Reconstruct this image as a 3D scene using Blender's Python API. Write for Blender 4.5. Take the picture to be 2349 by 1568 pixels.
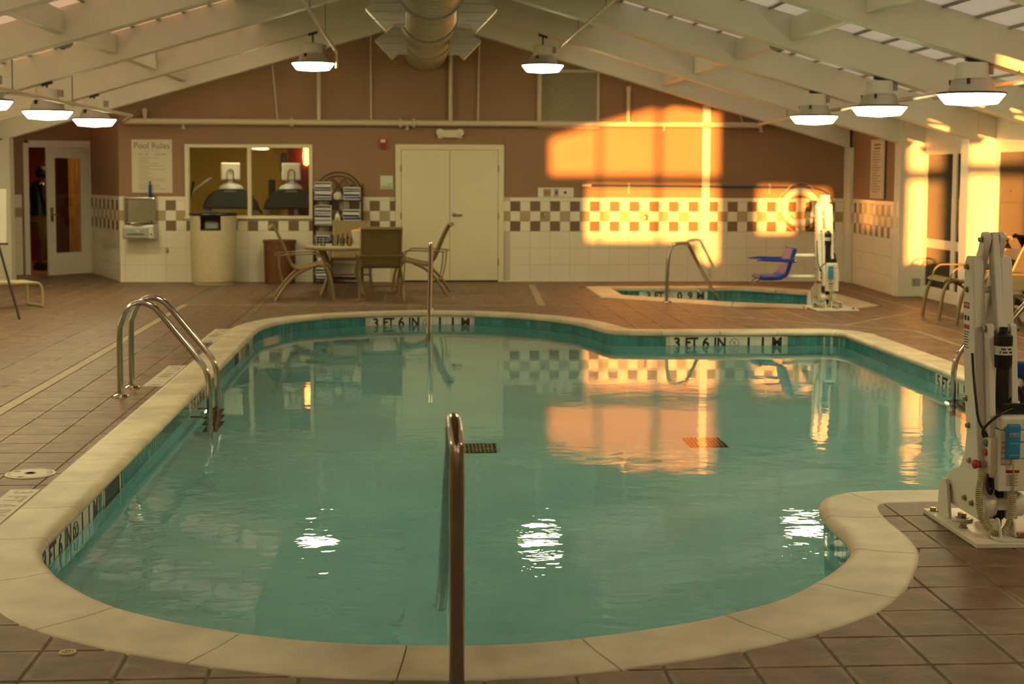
import bpy, bmesh, math, random
from mathutils import Vector, Matrix
random.seed(7)
PI = math.pi
S = bpy.context.scene
for _o in list(bpy.data.objects):
    bpy.data.objects.remove(_o)
COL = S.collection

# ------------------------------------------------------------------ camera
CAM_F, CAM_CY, CAM_YAW, CAM_PITCH, CAM_ROLL, CAM_H = 3357.495, 661.507, 0.066020, 0.0792645, -0.00388, 1.66426
IW, IH = 2349, 1568
_cd = bpy.data.cameras.new('camera')
_cd.sensor_width = 36.0
_cd.lens = 36.0 * CAM_F / IW
_cd.shift_y = -(IH / 2 - CAM_CY) / IW
_cd.clip_start = 0.05
_cd.dof.use_dof = True
_cd.dof.focus_distance = 7.5
_cd.dof.aperture_fstop = 3.4
_fw = Vector((math.sin(CAM_YAW) * math.cos(CAM_PITCH), math.cos(CAM_YAW) * math.cos(CAM_PITCH), -math.sin(CAM_PITCH)))
_rt = Vector((math.cos(CAM_YAW), -math.sin(CAM_YAW), 0))
_dn = _fw.cross(_rt)
CR = math.cos(CAM_ROLL) * _rt + math.sin(CAM_ROLL) * _dn
CD = -math.sin(CAM_ROLL) * _rt + math.cos(CAM_ROLL) * _dn
_co = bpy.data.objects.new('camera', _cd)
COL.objects.link(_co)
_m = Matrix((CR, -CD, -_fw)).transposed().to_4x4()
_m.translation = (0, 0, CAM_H)
_co.matrix_world = _m
S.camera = _co

# ------------------------------------------------------------------ world, sun, exposure
W = bpy.data.worlds.new('dusk_sky')
S.world = W
W.use_nodes = True
_bg = W.node_tree.nodes['Background']
_bg.inputs['Color'].default_value = (0.86, 0.66, 0.56, 1)
_bg.inputs['Strength'].default_value = 0.88
SUN_DIR = Vector((0.2429, 1.0, -0.0320)).normalized()
_sl = bpy.data.lights.new('sun', 'SUN')
_sl.color = (1.0, 0.34, 0.065)
_sl.energy = 12.5
_sl.angle = math.radians(0.5)
_so = bpy.data.objects.new('sun', _sl)
COL.objects.link(_so)
_so.rotation_euler = (-SUN_DIR).to_track_quat('Z', 'Y').to_euler()
LAMP_COL, LAMP_E = (1.0, 0.88, 0.46), 21.0

S.view_settings.view_transform = 'Standard'
S.view_settings.look = 'None'
S.view_settings.exposure = 1.0
S.view_settings.gamma = 1.0
S.view_settings.use_curve_mapping = False
S.cycles.use_denoising = True
S.cycles.use_adaptive_sampling = True
S.cycles.use_light_tree = False
S.cycles.time_limit = 1100
S.cycles.adaptive_threshold = 0.06
S.cycles.adaptive_min_samples = 28
S.cycles.max_bounces = 7
S.cycles.diffuse_bounces = 3
S.cycles.glossy_bounces = 3
S.cycles.transmission_bounces = 5
S.cycles.transparent_max_bounces = 8
S.cycles.sample_clamp_indirect = 6.0
S.cycles.caustics_reflective = True
S.cycles.caustics_refractive = True

# ------------------------------------------------------------------ helpers
class MB:
    """collects geometry for ONE mesh object"""
    def __init__(s):
        s.v, s.f = [], []
    def add(s, vs, fs):
        b = len(s.v)
        s.v += [tuple(p) for p in vs]
        s.f += [tuple(i + b for i in q) for q in fs]
        return s
    def box(s, x0, x1, y0, y1, z0, z1, M=None):
        vs = [Vector(p) for p in ((x0,y0,z0),(x1,y0,z0),(x1,y1,z0),(x0,y1,z0),(x0,y0,z1),(x1,y0,z1),(x1,y1,z1),(x0,y1,z1))]
        if M is not None:
            vs = [M @ p for p in vs]
        return s.add(vs, [(0,3,2,1),(4,5,6,7),(0,1,5,4),(1,2,6,5),(2,3,7,6),(3,0,4,7)])
    def prism(s, poly, a0, a1, axis='y', M=None):
        """extrude a polygon; axis y: poly is (x,z); axis x: poly is (y,z); axis z: poly is (x,y)"""
        n = len(poly)
        def P(p, a):
            if axis == 'y': q = (p[0], a, p[1])
            elif axis == 'x': q = (a, p[0], p[1])
            else: q = (p[0], p[1], a)
            return (M @ Vector(q)) if M is not None else q
        vs = [P(p, a0) for p in poly] + [P(p, a1) for p in poly]
        fs = [tuple(range(n)), tuple(range(2*n-1, n-1, -1))]
        fs += [(i, i+n, (i+1) % n + n, (i+1) % n) for i in range(n)]
        return s.add(vs, fs)
    def tube(s, path, r, seg=10, closed=False, cap=True, flat=1.0):
        P = [Vector(p) for p in path]
        n = len(P)
        R = r if isinstance(r, (list, tuple)) else [r] * n
        T = []
        for i in range(n):
            if closed: t = P[(i+1) % n] - P[i-1]
            elif i == 0: t = P[1] - P[0]
            elif i == n-1: t = P[-1] - P[-2]
            else: t = (P[i+1]-P[i]).normalized() + (P[i]-P[i-1]).normalized()
            T.append(t.normalized())
        up = Vector((0,0,1)) if abs(T[0].z) < 0.9 else Vector((1,0,0))
        N = (up - T[0] * up.dot(T[0])).normalized()
        vs, fs = [], []
        for i in range(n):
            if i:
                N = N - T[i] * N.dot(T[i])
                N.normalize()
            B = T[i].cross(N)
            for k in range(seg):
                a = 2*PI*k/seg
                vs.append(P[i] + (N*math.cos(a)*flat + B*math.sin(a)) * R[i])
        m = n if closed else n-1
        for i in range(m):
            for k in range(seg):
                a, b = i*seg+k, i*seg+(k+1) % seg
                c, d = ((i+1) % n)*seg+(k+1) % seg, ((i+1) % n)*seg+k
                fs.append((a, b, c, d))
        if cap and not closed:
            fs.append(tuple(range(seg-1, -1, -1)))
            fs.append(tuple((n-1)*seg+k for k in range(seg)))
        return s.add(vs, fs)
    def lathe(s, prof, c=(0,0,0), seg=24, axis='z', M=None, cap=True):
        """prof: list of (r, h) along the axis"""
        vs, fs = [], []
        n = len(prof)
        for r, h in prof:
            for k in range(seg):
                a = 2*PI*k/seg
                x, y = r*math.cos(a), r*math.sin(a)
                if axis == 'z': q = (c[0]+x, c[1]+y, c[2]+h)
                elif axis == 'x': q = (c[0]+h, c[1]+x, c[2]+y)
                else: q = (c[0]+y, c[1]+h, c[2]+x)
                vs.append((M @ Vector(q)) if M is not None else q)
        for i in range(n-1):
            for k in range(seg):
                fs.append((i*seg+k, i*seg+(k+1) % seg, (i+1)*seg+(k+1) % seg, (i+1)*seg+k))
        if cap:
            if prof[0][0] > 1e-4: fs.append(tuple(range(seg-1, -1, -1)))
            if prof[-1][0] > 1e-4: fs.append(tuple((n-1)*seg+k for k in range(seg)))
        return s.add(vs, fs)
    def mesh(s, name, smooth=None):
        me = bpy.data.meshes.new(name)
        me.from_pydata(s.v, [], s.f)
        bm = bmesh.new(); bm.from_mesh(me)
        bmesh.ops.remove_doubles(bm, verts=bm.verts, dist=1e-6)
        bmesh.ops.recalc_face_normals(bm, faces=bm.faces)
        bm.to_mesh(me); bm.free()
        if smooth:
            me.polygons.foreach_set('use_smooth', [True]*len(me.polygons))
            me.set_sharp_from_angle(angle=math.radians(smooth))
        return me
    def build(s, name, mat, parent=None, smooth=None, bevel=0, off=None, seg=2):
        if off is not None:
            s.v = [(p[0]-off[0], p[1]-off[1], p[2]-off[2]) for p in s.v]
        return link(name, s.mesh(name, smooth), mat, parent, bevel=bevel, seg=seg)

def link(name, me, mat, parent=None, M=None, bevel=0, seg=2):
    o = bpy.data.objects.new(name, me)
    COL.objects.link(o)
    if mat is not None and not me.materials:
        me.materials.append(mat)
    if parent is not None: o.parent = parent
    if M is not None: o.matrix_local = M
    if bevel:
        b = o.modifiers.new('bevel', 'BEVEL'); b.width = bevel; b.segments = seg; b.limit_method = 'ANGLE'
    return o

def tag(o, label=None, cat=None, group=None, kind=None):
    if label: o['label'] = label
    if cat: o['category'] = cat
    if group: o['group'] = group
    if kind: o['kind'] = kind
    return o

def thing(name, label, cat, loc=(0,0,0), rz=0.0, group=None, kind=None):
    o = bpy.data.objects.new(name, None)
    o.empty_display_size = 0.1
    COL.objects.link(o)
    o.location = loc; o.rotation_euler = (0,0,rz)
    return tag(o, label, cat, group, kind)

def copy_tree(o, parent=None):
    c = o.copy(); COL.objects.link(c); c.parent = parent
    for ch in o.children: copy_tree(ch, c)
    return c

def frame(p, x, y, z):
    M = Matrix((Vector(x), Vector(y), Vector(z))).transposed().to_4x4()
    M.translation = Vector(p)
    return M

def smooth_path(pts, n=6, closed=False):
    """Catmull-Rom through 3-D points"""
    P = [Vector(p) for p in pts]; out = []
    m = len(P) if closed else len(P)-1
    for i in range(m):
        if closed: a, b, c, d = P[i-1], P[i], P[(i+1) % len(P)], P[(i+2) % len(P)]
        else: a, b, c, d = P[max(i-1,0)], P[i], P[i+1], P[min(i+2,len(P)-1)]
        for k in range(n):
            t = k/n
            out.append(0.5*((2*b)+(c-a)*t+(2*a-5*b+4*c-d)*t*t+(3*b-a-3*c+d)*t**3))
    if not closed: out.append(P[-1])
    return out

def text_mesh(body, size, extrude=0.001, bold=0.0, align='CENTER', stretch=1.0):
    cu = bpy.data.curves.new('lettering', 'FONT')
    cu.body = body; cu.size = size; cu.extrude = extrude; cu.offset = bold
    cu.align_x = align; cu.align_y = 'CENTER'; cu.resolution_u = 3
    o = bpy.data.objects.new('lettering', cu)
    COL.objects.link(o)
    dg = bpy.context.evaluated_depsgraph_get()
    me = bpy.data.meshes.new_from_object(o.evaluated_get(dg))
    bpy.data.objects.remove(o)
    me.name = 'lettering'
    me.materials.clear()
    if stretch != 1.0:
        for v in me.vertices: v.co.x *= stretch
    return me
_TXT = {}
def text(body, size, mat, M, parent=None, name='lettering', **k):
    key = (body, size, mat.name, tuple(sorted(k.items())))
    if key not in _TXT: _TXT[key] = text_mesh(body, size, **k)
    return link(name, _TXT[key], mat, parent, M)

# ------------------------------------------------------------------ materials
def mat(name, col, rough=0.6, metal=0.0, var=0.0, scale=8.0, bump=0.0, bscale=60.0, rnd=0.0, spec=0.5, coat=0.0, col2=None, stretch=None, detail=4.0):
    m = bpy.data.materials.new(name); m.use_nodes = True
    nt = m.node_tree; N = nt.nodes; L = nt.links
    b = N['Principled BSDF']
    b.inputs['Base Color'].default_value = (*col, 1)
    b.inputs['Roughness'].default_value = rough
    b.inputs['Metallic'].default_value = metal
    b.inputs['Specular IOR Level'].default_value = spec
    b.inputs['Coat Weight'].default_value = coat
    src = None
    if var or bump:
        g = N.new('ShaderNodeNewGeometry'); src = g.outputs['Position']
        if stretch:
            mp = N.new('ShaderNodeMapping'); mp.inputs['Scale'].default_value = stretch
            L.new(src, mp.inputs['Vector']); src = mp.outputs['Vector']
    if var or rnd:
        mix = N.new('ShaderNodeMix'); mix.data_type = 'RGBA'
        c2 = col2 if col2 else tuple(min(1, c*(1+var)) for c in col)
        mix.inputs[6].default_value = (*(col if col2 else tuple(c*(1-var) for c in col)), 1)
        mix.inputs[7].default_value = (*c2, 1)
        fac = None
        if var:
            n = N.new('ShaderNodeTexNoise'); n.inputs['Scale'].default_value = scale; n.inputs['Detail'].default_value = detail
            L.new(src, n.inputs['Vector'])
            r = N.new('ShaderNodeMapRange'); r.inputs[1].default_value = 0.32; r.inputs[2].default_value = 0.68
            L.new(n.outputs[0], r.inputs[0]); fac = r.outputs[0]
            L.new(fac, mix.inputs[0])
        else:
            mix.inputs[0].default_value = 0.5
        out = mix.outputs[2]
        if rnd:
            oi = N.new('ShaderNodeObjectInfo'); h = N.new('ShaderNodeHueSaturation')
            r2 = N.new('ShaderNodeMapRange'); r2.inputs[3].default_value = 1-rnd; r2.inputs[4].default_value = 1+rnd
            L.new(oi.outputs['Random'], r2.inputs[0]); L.new(r2.outputs[0], h.inputs['Value'])
            L.new(out, h.inputs['Color']); out = h.outputs[0]
        L.new(out, b.inputs['Base Color'])
    if bump:
        n2 = N.new('ShaderNodeTexNoise'); n2.inputs['Scale'].default_value = bscale; n2.inputs['Detail'].default_value = 3
        L.new(src, n2.inputs['Vector'])
        bp = N.new('ShaderNodeBump'); bp.inputs['Strength'].default_value = bump; bp.inputs['Distance'].default_value = 0.005
        L.new(n2.outputs[0], bp.inputs['Height']); L.new(bp.outputs[0], b.inputs['Normal'])
    return m

def emit(name, col, e):
    m = bpy.data.materials.new(name); m.use_nodes = True
    b = m.node_tree.nodes['Principled BSDF']
    b.inputs['Base Color'].default_value = (*col, 1)
    b.inputs['Emission Color'].default_value = (*col, 1)
    b.inputs['Emission Strength'].default_value = e
    return m

def glass(name, tint=(0.95,0.97,0.96), ior=1.45, rough=0.0):
    m = bpy.data.materials.new(name); m.use_nodes = True
    nt = m.node_tree; N = nt.nodes; L = nt.links
    N.remove(N['Principled BSDF'])
    t = N.new('ShaderNodeBsdfTransparent'); t.inputs[0].default_value = (*tint, 1)
    g = N.new('ShaderNodeBsdfGlossy'); g.inputs['Roughness'].default_value = rough
    fr = N.new('ShaderNodeFresnel'); fr.inputs[0].default_value = ior
    mx = N.new('ShaderNodeMixShader')
    L.new(fr.outputs[0], mx.inputs[0]); L.new(t.outputs[0], mx.inputs[1]); L.new(g.outputs[0], mx.inputs[2])
    L.new(mx.outputs[0], N['Material Output'].inputs[0])
    return m

def water_mat():
    m = bpy.data.materials.new('pool_water'); m.use_nodes = True
    nt = m.node_tree; N = nt.nodes; L = nt.links
    N.remove(N['Principled BSDF'])
    g = N.new('ShaderNodeBsdfGlass'); g.inputs['IOR'].default_value = 1.333; g.inputs['Roughness'].default_value = 0.0
    rf = N.new('ShaderNodeBsdfRefraction'); rf.inputs['IOR'].default_value = 1.333; rf.inputs['Color'].default_value = (0.82, 1.0, 1.0, 1)
    rf.inputs['Roughness'].default_value = 0.02
    gl = N.new('ShaderNodeBsdfGlossy'); gl.inputs['Roughness'].default_value = 0.0
    N.remove(g)
    fr = N.new('ShaderNodeFresnel'); fr.inputs[0].default_value = 1.333
    mx = N.new('ShaderNodeMixShader')
    geo = N.new('ShaderNodeNewGeometry')
    def noise(scale, detail, st):
        mp = N.new('ShaderNodeMapping'); mp.inputs['Scale'].default_value = st
        L.new(geo.outputs['Position'], mp.inputs['Vector'])
        n = N.new('ShaderNodeTexNoise'); n.inputs['Scale'].default_value = scale; n.inputs['Detail'].default_value = detail
        n.inputs['Roughness'].default_value = 0.45
        L.new(mp.outputs[0], n.inputs['Vector'])
        return n.outputs[0]
    a = noise(1.3, 1.5, (1, 1, 1)); b = noise(9.0, 2.5, (0.8, 1.0, 1)); c = noise(0.45, 1.0, (1, 1, 1))
    # choppiness comes and goes over the surface
    rg = N.new('ShaderNodeMapRange'); rg.inputs[1].default_value = 0.42; rg.inputs[2].default_value = 0.66
    rg.inputs[3].default_value = 0.5; rg.inputs[4].default_value = 1.0
    L.new(c, rg.inputs[0])
    m1 = N.new('ShaderNodeMath'); m1.operation = 'MULTIPLY'; L.new(b, m1.inputs[0]); L.new(rg.outputs[0], m1.inputs[1])
    m2 = N.new('ShaderNodeMath'); m2.operation = 'MULTIPLY'; L.new(m1.outputs[0], m2.inputs[0]); m2.inputs[1].default_value = 0.42
    m3 = N.new('ShaderNodeMath'); m3.operation = 'ADD'; L.new(a, m3.inputs[0]); L.new(m2.outputs[0], m3.inputs[1])
    # the far end lies calmer than the near end
    sx = N.new('ShaderNodeSeparateXYZ'); L.new(geo.outputs['Position'], sx.inputs[0])
    fg = N.new('ShaderNodeMapRange'); fg.inputs[1].default_value = 7.5; fg.inputs[2].default_value = 12.5; fg.inputs[3].default_value = 1.0; fg.inputs[4].default_value = 0.26
    L.new(sx.outputs[1], fg.inputs[0])
    m4 = N.new('ShaderNodeMath'); m4.operation = 'MULTIPLY'; L.new(m3.outputs[0], m4.inputs[0]); L.new(fg.outputs[0], m4.inputs[1])
    bp = N.new('ShaderNodeBump'); bp.inputs['Strength'].default_value = 1.0; bp.inputs['Distance'].default_value = 0.0055
    L.new(m4.outputs[0], bp.inputs['Height'])
    for nd in (rf, gl, fr):
        L.new(bp.outputs[0], nd.inputs['Normal'])
    L.new(fr.outputs[0], mx.inputs[0]); L.new(rf.outputs[0], mx.inputs[1]); L.new(gl.outputs[0], mx.inputs[2])
    L.new(mx.outputs[0], N['Material Output'].inputs[0])
    return m

def translucent(name, col, amount=0.64):
    m = bpy.data.materials.new(name); m.use_nodes = True
    nt = m.node_tree; N = nt.nodes; L = nt.links
    N.remove(N['Principled BSDF'])
    t = N.new('ShaderNodeBsdfTranslucent'); t.inputs[0].default_value = (*col, 1)
    d = N.new('ShaderNodeBsdfDiffuse'); d.inputs[0].default_value = (*col, 1)
    mx = N.new('ShaderNodeMixShader'); mx.inputs[0].default_value = amount
    L.new(d.outputs[0], mx.inputs[1]); L.new(t.outputs[0], mx.inputs[2])
    L.new(mx.outputs[0], N['Material Output'].inputs[0])
    return m

def tile_mat():
    """brown quarry tile: worn pale scuffs, edges hazed with grout"""
    m = mat('deck_tile', (0.175, 0.104, 0.066), 0.48, var=0.25, scale=7, rnd=0.14, bump=0.25, bscale=45, spec=0.22)
    nt = m.node_tree; N = nt.nodes; L = nt.links
    b = N['Principled BSDF']
    src = b.inputs['Base Color'].links[0].from_socket
    geo = [n for n in N if n.bl_idname == 'ShaderNodeNewGeometry'][0]
    mp = N.new('ShaderNodeMapping'); mp.inputs['Scale'].default_value = (0.55, 1.4, 1)
    n = N.new('ShaderNodeTexNoise'); n.inputs['Scale'].default_value = 16; n.inputs['Detail'].default_value = 6; n.inputs['Roughness'].default_value = 0.7
    L.new(geo.outputs['Position'], mp.inputs['Vector']); L.new(mp.outputs[0], n.inputs['Vector'])
    r = N.new('ShaderNodeMapRange'); r.inputs[1].default_value = 0.56; r.inputs[2].default_value = 0.72; r.inputs[4].default_value = 0.6
    L.new(n.outputs[0], r.inputs[0])
    mx = N.new('ShaderNodeMix'); mx.data_type = 'RGBA'; mx.inputs[7].default_value = (0.27, 0.215, 0.15, 1)
    L.new(r.outputs[0], mx.inputs[0]); L.new(src, mx.inputs[6])
    # pale grout haze along the tile edges, following the tile grid
    def op(o, *a):
        q = N.new('ShaderNodeMath'); q.operation = o
        for i, v in enumerate(a):
            if isinstance(v, (int, float)): q.inputs[i].default_value = v
            else: L.new(v, q.inputs[i])
        return q.outputs[0]
    sx = N.new('ShaderNodeSeparateXYZ'); L.new(geo.outputs['Position'], sx.inputs[0])
    off = op('ADD', op('MULTIPLY', op('LESS_THAN', sx.outputs[0], -1.95), 0.032), sx.outputs[0])
    fx = op('FRACT', op('DIVIDE', op('ADD', off, 30.48-2.359), 0.3048)); fy = op('FRACT', op('DIVIDE', op('ADD', sx.outputs[1], 30.48-6.286), 0.3048))
    ed = op('MINIMUM', op('MINIMUM', fx, op('SUBTRACT', 1.0, fx)), op('MINIMUM', fy, op('SUBTRACT', 1.0, fy)))
    r2 = N.new('ShaderNodeMapRange'); r2.inputs[1].default_value = 0.02; r2.inputs[2].default_value = 0.10; r2.inputs[3].default_value = 1.0; r2.inputs[4].default_value = 0.0
    L.new(ed, r2.inputs[0])
    n3 = N.new('ShaderNodeTexNoise'); n3.inputs['Scale'].default_value = 5; n3.inputs['Detail'].default_value = 5; L.new(geo.outputs['Position'], n3.inputs['Vector'])
    r3 = N.new('ShaderNodeMapRange'); r3.inputs[1].default_value = 0.38; r3.inputs[2].default_value = 0.66; L.new(n3.outputs[0], r3.inputs[0])
    hz = op('MULTIPLY', op('MULTIPLY', r2.outputs[0], r3.outputs[0]), 0.8)
    m4 = N.new('ShaderNodeMix'); m4.data_type = 'RGBA'; m4.inputs[7].default_value = (0.32, 0.26, 0.18, 1)
    L.new(hz, m4.inputs[0]); L.new(mx.outputs[2], m4.inputs[6]); L.new(m4.outputs[2], b.inputs['Base Color'])
    return m

M = {}
M['tile'] = tile_mat()
M['grout'] = mat('grout', (0.15, 0.118, 0.080), 0.8, var=0.25, scale=9)
M['strip'] = mat('joint_strip', (0.32, 0.245, 0.16), 0.6, var=0.12, scale=5)
M['coping'] = mat('coping', (0.55, 0.48, 0.34), 0.45, var=0.18, scale=3.5, rnd=0.05, bump=0.12, bscale=90, spec=0.45)
M['teal'] = mat('teal_tile', (0.045, 0.215, 0.235), 0.15, var=0.15, scale=20, rnd=0.18, spec=0.6)
M['plaster'] = mat('pool_plaster', (0.60, 0.94, 1.0), 0.8, var=0.06, scale=1.5)
M['tilegrout'] = mat('tile_grout', (0.55, 0.50, 0.38), 0.8)
M['marker'] = mat('marker_tile', (0.66, 0.63, 0.52), 0.25, spec=0.5)
M['ink'] = mat('ink', (0.010, 0.012, 0.016), 0.4)
M['deckink'] = mat('deck_ink', (0.30, 0.25, 0.19), 0.5)
M['deckmarker'] = mat('deck_marker', (0.56, 0.50, 0.38), 0.5, var=0.1, scale=20)
M['water'] = water_mat()
M['dark'] = mat('dark_void', (0.006, 0.03, 0.035), 0.6)
M['wall'] = mat('taupe_paint', (0.295, 0.172, 0.092), 0.65, var=0.05, scale=1.2, bump=0.1, bscale=120)
M['whitetile'] = mat('white_tile', (0.78, 0.72, 0.57), 0.22, rnd=0.015, var=0.02, scale=2, spec=0.45)
M['browntile'] = mat('brown_tile', (0.200, 0.125, 0.075), 0.25, rnd=0.05, spec=0.4)
M['tantile'] = mat('tan_tile', (0.42, 0.33, 0.19), 0.25, rnd=0.05, spec=0.4)
M['cream'] = mat('cream_paint', (0.72, 0.66, 0.46), 0.5, var=0.03, scale=1.0)
M['beam'] = mat('beam_paint', (0.73, 0.69, 0.57), 0.55, var=0.04, scale=1.5)
M['ceil'] = mat('ceiling_paint', (0.56, 0.58, 0.46), 0.7, var=0.04, scale=1)
M['skypane'] = translucent('skylight_pane', (0.74, 0.74, 0.68))
M['barmetal'] = mat('skylight_bar', (0.34, 0.31, 0.25), 0.5)
M['white'] = mat('white_paint', (0.72, 0.68, 0.58), 0.45)
M['liftwhite'] = mat('powder_white', (0.74, 0.70, 0.60), 0.35, var=0.03, scale=4, bump=0.05, bscale=200)
M['black'] = mat('black_plastic', (0.012, 0.011, 0.010), 0.35)
M['blackmetal'] = mat('black_metal', (0.015, 0.014, 0.013), 0.4)
M['steel'] = mat('brushed_steel', (0.46, 0.43, 0.38), 0.15, metal=1.0, var=0.06, scale=12)
M['galv'] = mat('galvanised', (0.42, 0.39, 0.27), 0.42, metal=0.75, var=0.10, scale=3)
M['alu'] = mat('aluminium', (0.60, 0.58, 0.52), 0.35, metal=0.7)
M['bolt'] = mat('bolt_metal', (0.42, 0.33, 0.20), 0.35, metal=1.0, var=0.2, scale=80)
M['lens'] = emit('lamp_lens', LAMP_COL, LAMP_E)
M['housing'] = mat('lamp_housing', (0.55, 0.52, 0.45), 0.4, metal=0.4)
M['pipe'] = mat('pipe_paint', (0.60, 0.52, 0.38), 0.5)
M['grey'] = mat('grey_plastic', (0.32, 0.32, 0.30), 0.5)
M['seatblue'] = mat('seat_blue', (0.012, 0.045, 0.26), 0.5, spec=0.25)
M['remote'] = mat('remote_blue', (0.02, 0.24, 0.48), 0.4)
M['red'] = mat('red_plastic', (0.42, 0.035, 0.02), 0.4)
M['green'] = mat('green_plastic', (0.02, 0.20, 0.14), 0.4)
M['cord'] = mat('cord_yellow', (0.52, 0.46, 0.22), 0.5)
M['sling'] = mat('sling_fabric', (0.21, 0.145, 0.060), 0.75, var=0.12, scale=60)
M['chairframe'] = mat('bronze_frame', (0.27, 0.20, 0.10), 0.4, metal=0.3)
M['chaise'] = mat('chaise_frame', (0.42, 0.34, 0.17), 0.45)
M['bin'] = mat('bin_beige', (0.52, 0.44, 0.28), 0.6, var=0.08, scale=30)
M['wicker'] = mat('wicker', (0.13, 0.050, 0.014), 0.6, var=0.45, scale=55, bump=0.6, bscale=70)
M['towel'] = mat('towel_white', (0.66, 0.63, 0.55), 0.95, bump=0.3, bscale=150)
M['stripe'] = mat('towel_stripe', (0.015, 0.03, 0.13), 0.95)
M['iron'] = mat('wrought_iron', (0.055, 0.038, 0.022), 0.5, metal=0.6)
M['paper'] = mat('sign_board', (0.62, 0.56, 0.42), 0.6)
M['print'] = mat('sign_print', (0.20, 0.165, 0.11), 0.6)
M['printfaint'] = mat('sign_print_faint', (0.40, 0.35, 0.255), 0.6)
M['gymwall'] = mat('gym_yellow', (0.58, 0.42, 0.05), 0.6)
M['gymred'] = mat('gym_red', (0.20, 0.020, 0.010), 0.6)
M['gymdark'] = mat('gym_floor', (0.05, 0.04, 0.03), 0.6)
M['pane'] = glass('window_pane')
M['darkpane'] = glass('tinted_pane', (0.55, 0.62, 0.56))
M['wood'] = mat('honey_wood', (0.42, 0.20, 0.04), 0.4, var=0.3, scale=3, stretch=(6, 6, 0.6))
M['sconce'] = emit('sconce_glow', (1.0, 0.30, 0.06), 5.0)
M['poollamp'] = emit('pool_lamp', (1.0, 0.86, 0.50), 5.0)
M['hallfill'] = emit('hall_fill_lamp', (1.0, 0.62, 0.25), 34.0)
M['gymfill'] = emit('gym_fill', (1.0, 0.80, 0.45), 30.0)
M['hallfloor'] = mat('hall_floor', (0.30, 0.14, 0.05), 0.5)
M['rope'] = mat('rope', (0.55, 0.47, 0.33), 0.8)
M['poleblue'] = mat('pole_blue', (0.02, 0.07, 0.14), 0.4)
M['outside'] = mat('outside_ground', (0.12, 0.12, 0.07), 0.9, var=0.3, scale=1)
M['skyscreen'] = mat('sky_screen_dark', (0.030, 0.035, 0.018), 0.9, var=0.5, scale=6)

# ------------------------------------------------------------------ roof geometry
RX, ZL, ZR, SL, SR, DEP = 0.163, 3.880, 3.975, 0.293, 0.290, 0.336
def zb(x):            # underside of the rafters
    return ZL + SL*x if x < RX else ZR - SR*x
def zr(x):            # underside of the roof skin
    return zb(x) + DEP
YB, YR = 22.25, -1.2                      # back wall face, wall behind the camera
RAFT = [19.6, 17.05, 14.56, 12.1, 9.6, 7.1, 4.6, 2.1]

def prj(p):           # world -> photo pixel (only used to rank tiles by their size in view)
    q = Vector(p) - Vector((0,0,CAM_H)); d = q.dot(_fw)
    return (IW/2 + CAM_F*q.dot(CR)/d, CAM_CY + CAM_F*q.dot(CD)/d) if d > 0.1 else None

# rafters
def rafter(y0, y1, label):
    xs = (-6.45, RX, 6.62)
    poly = [(xs[0], zb(xs[0])), (RX, zb(RX)), (xs[2], zb(xs[2])), (xs[2], zr(xs[2])+0.04), (RX, zr(RX)+0.04), (xs[0], zr(xs[0])+0.04)]
    mb = MB()
    mb.prism([poly[0], poly[1], poly[4], poly[5]], y0, y1).prism([poly[1], poly[2], poly[3], poly[4]], y0, y1)
    o = mb.build('ceiling_beam', M['beam'], bevel=0.008)
    return tag(o, label, 'beam', 'white rafters', 'structure')
ORD = ['first', 'second', 'third', 'fourth', 'fifth', 'sixth', 'seventh', 'eighth', 'ninth', 'tenth', 'eleventh', 'twelfth']
rafter(YB-0.2, YB, 'white sloping rafter lying against the brown back wall')
for i, y in enumerate(RAFT):
    rafter(y-0.09, y+0.11, 'white sloping rafter, %s out from the brown back wall' % ORD[i])

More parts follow.
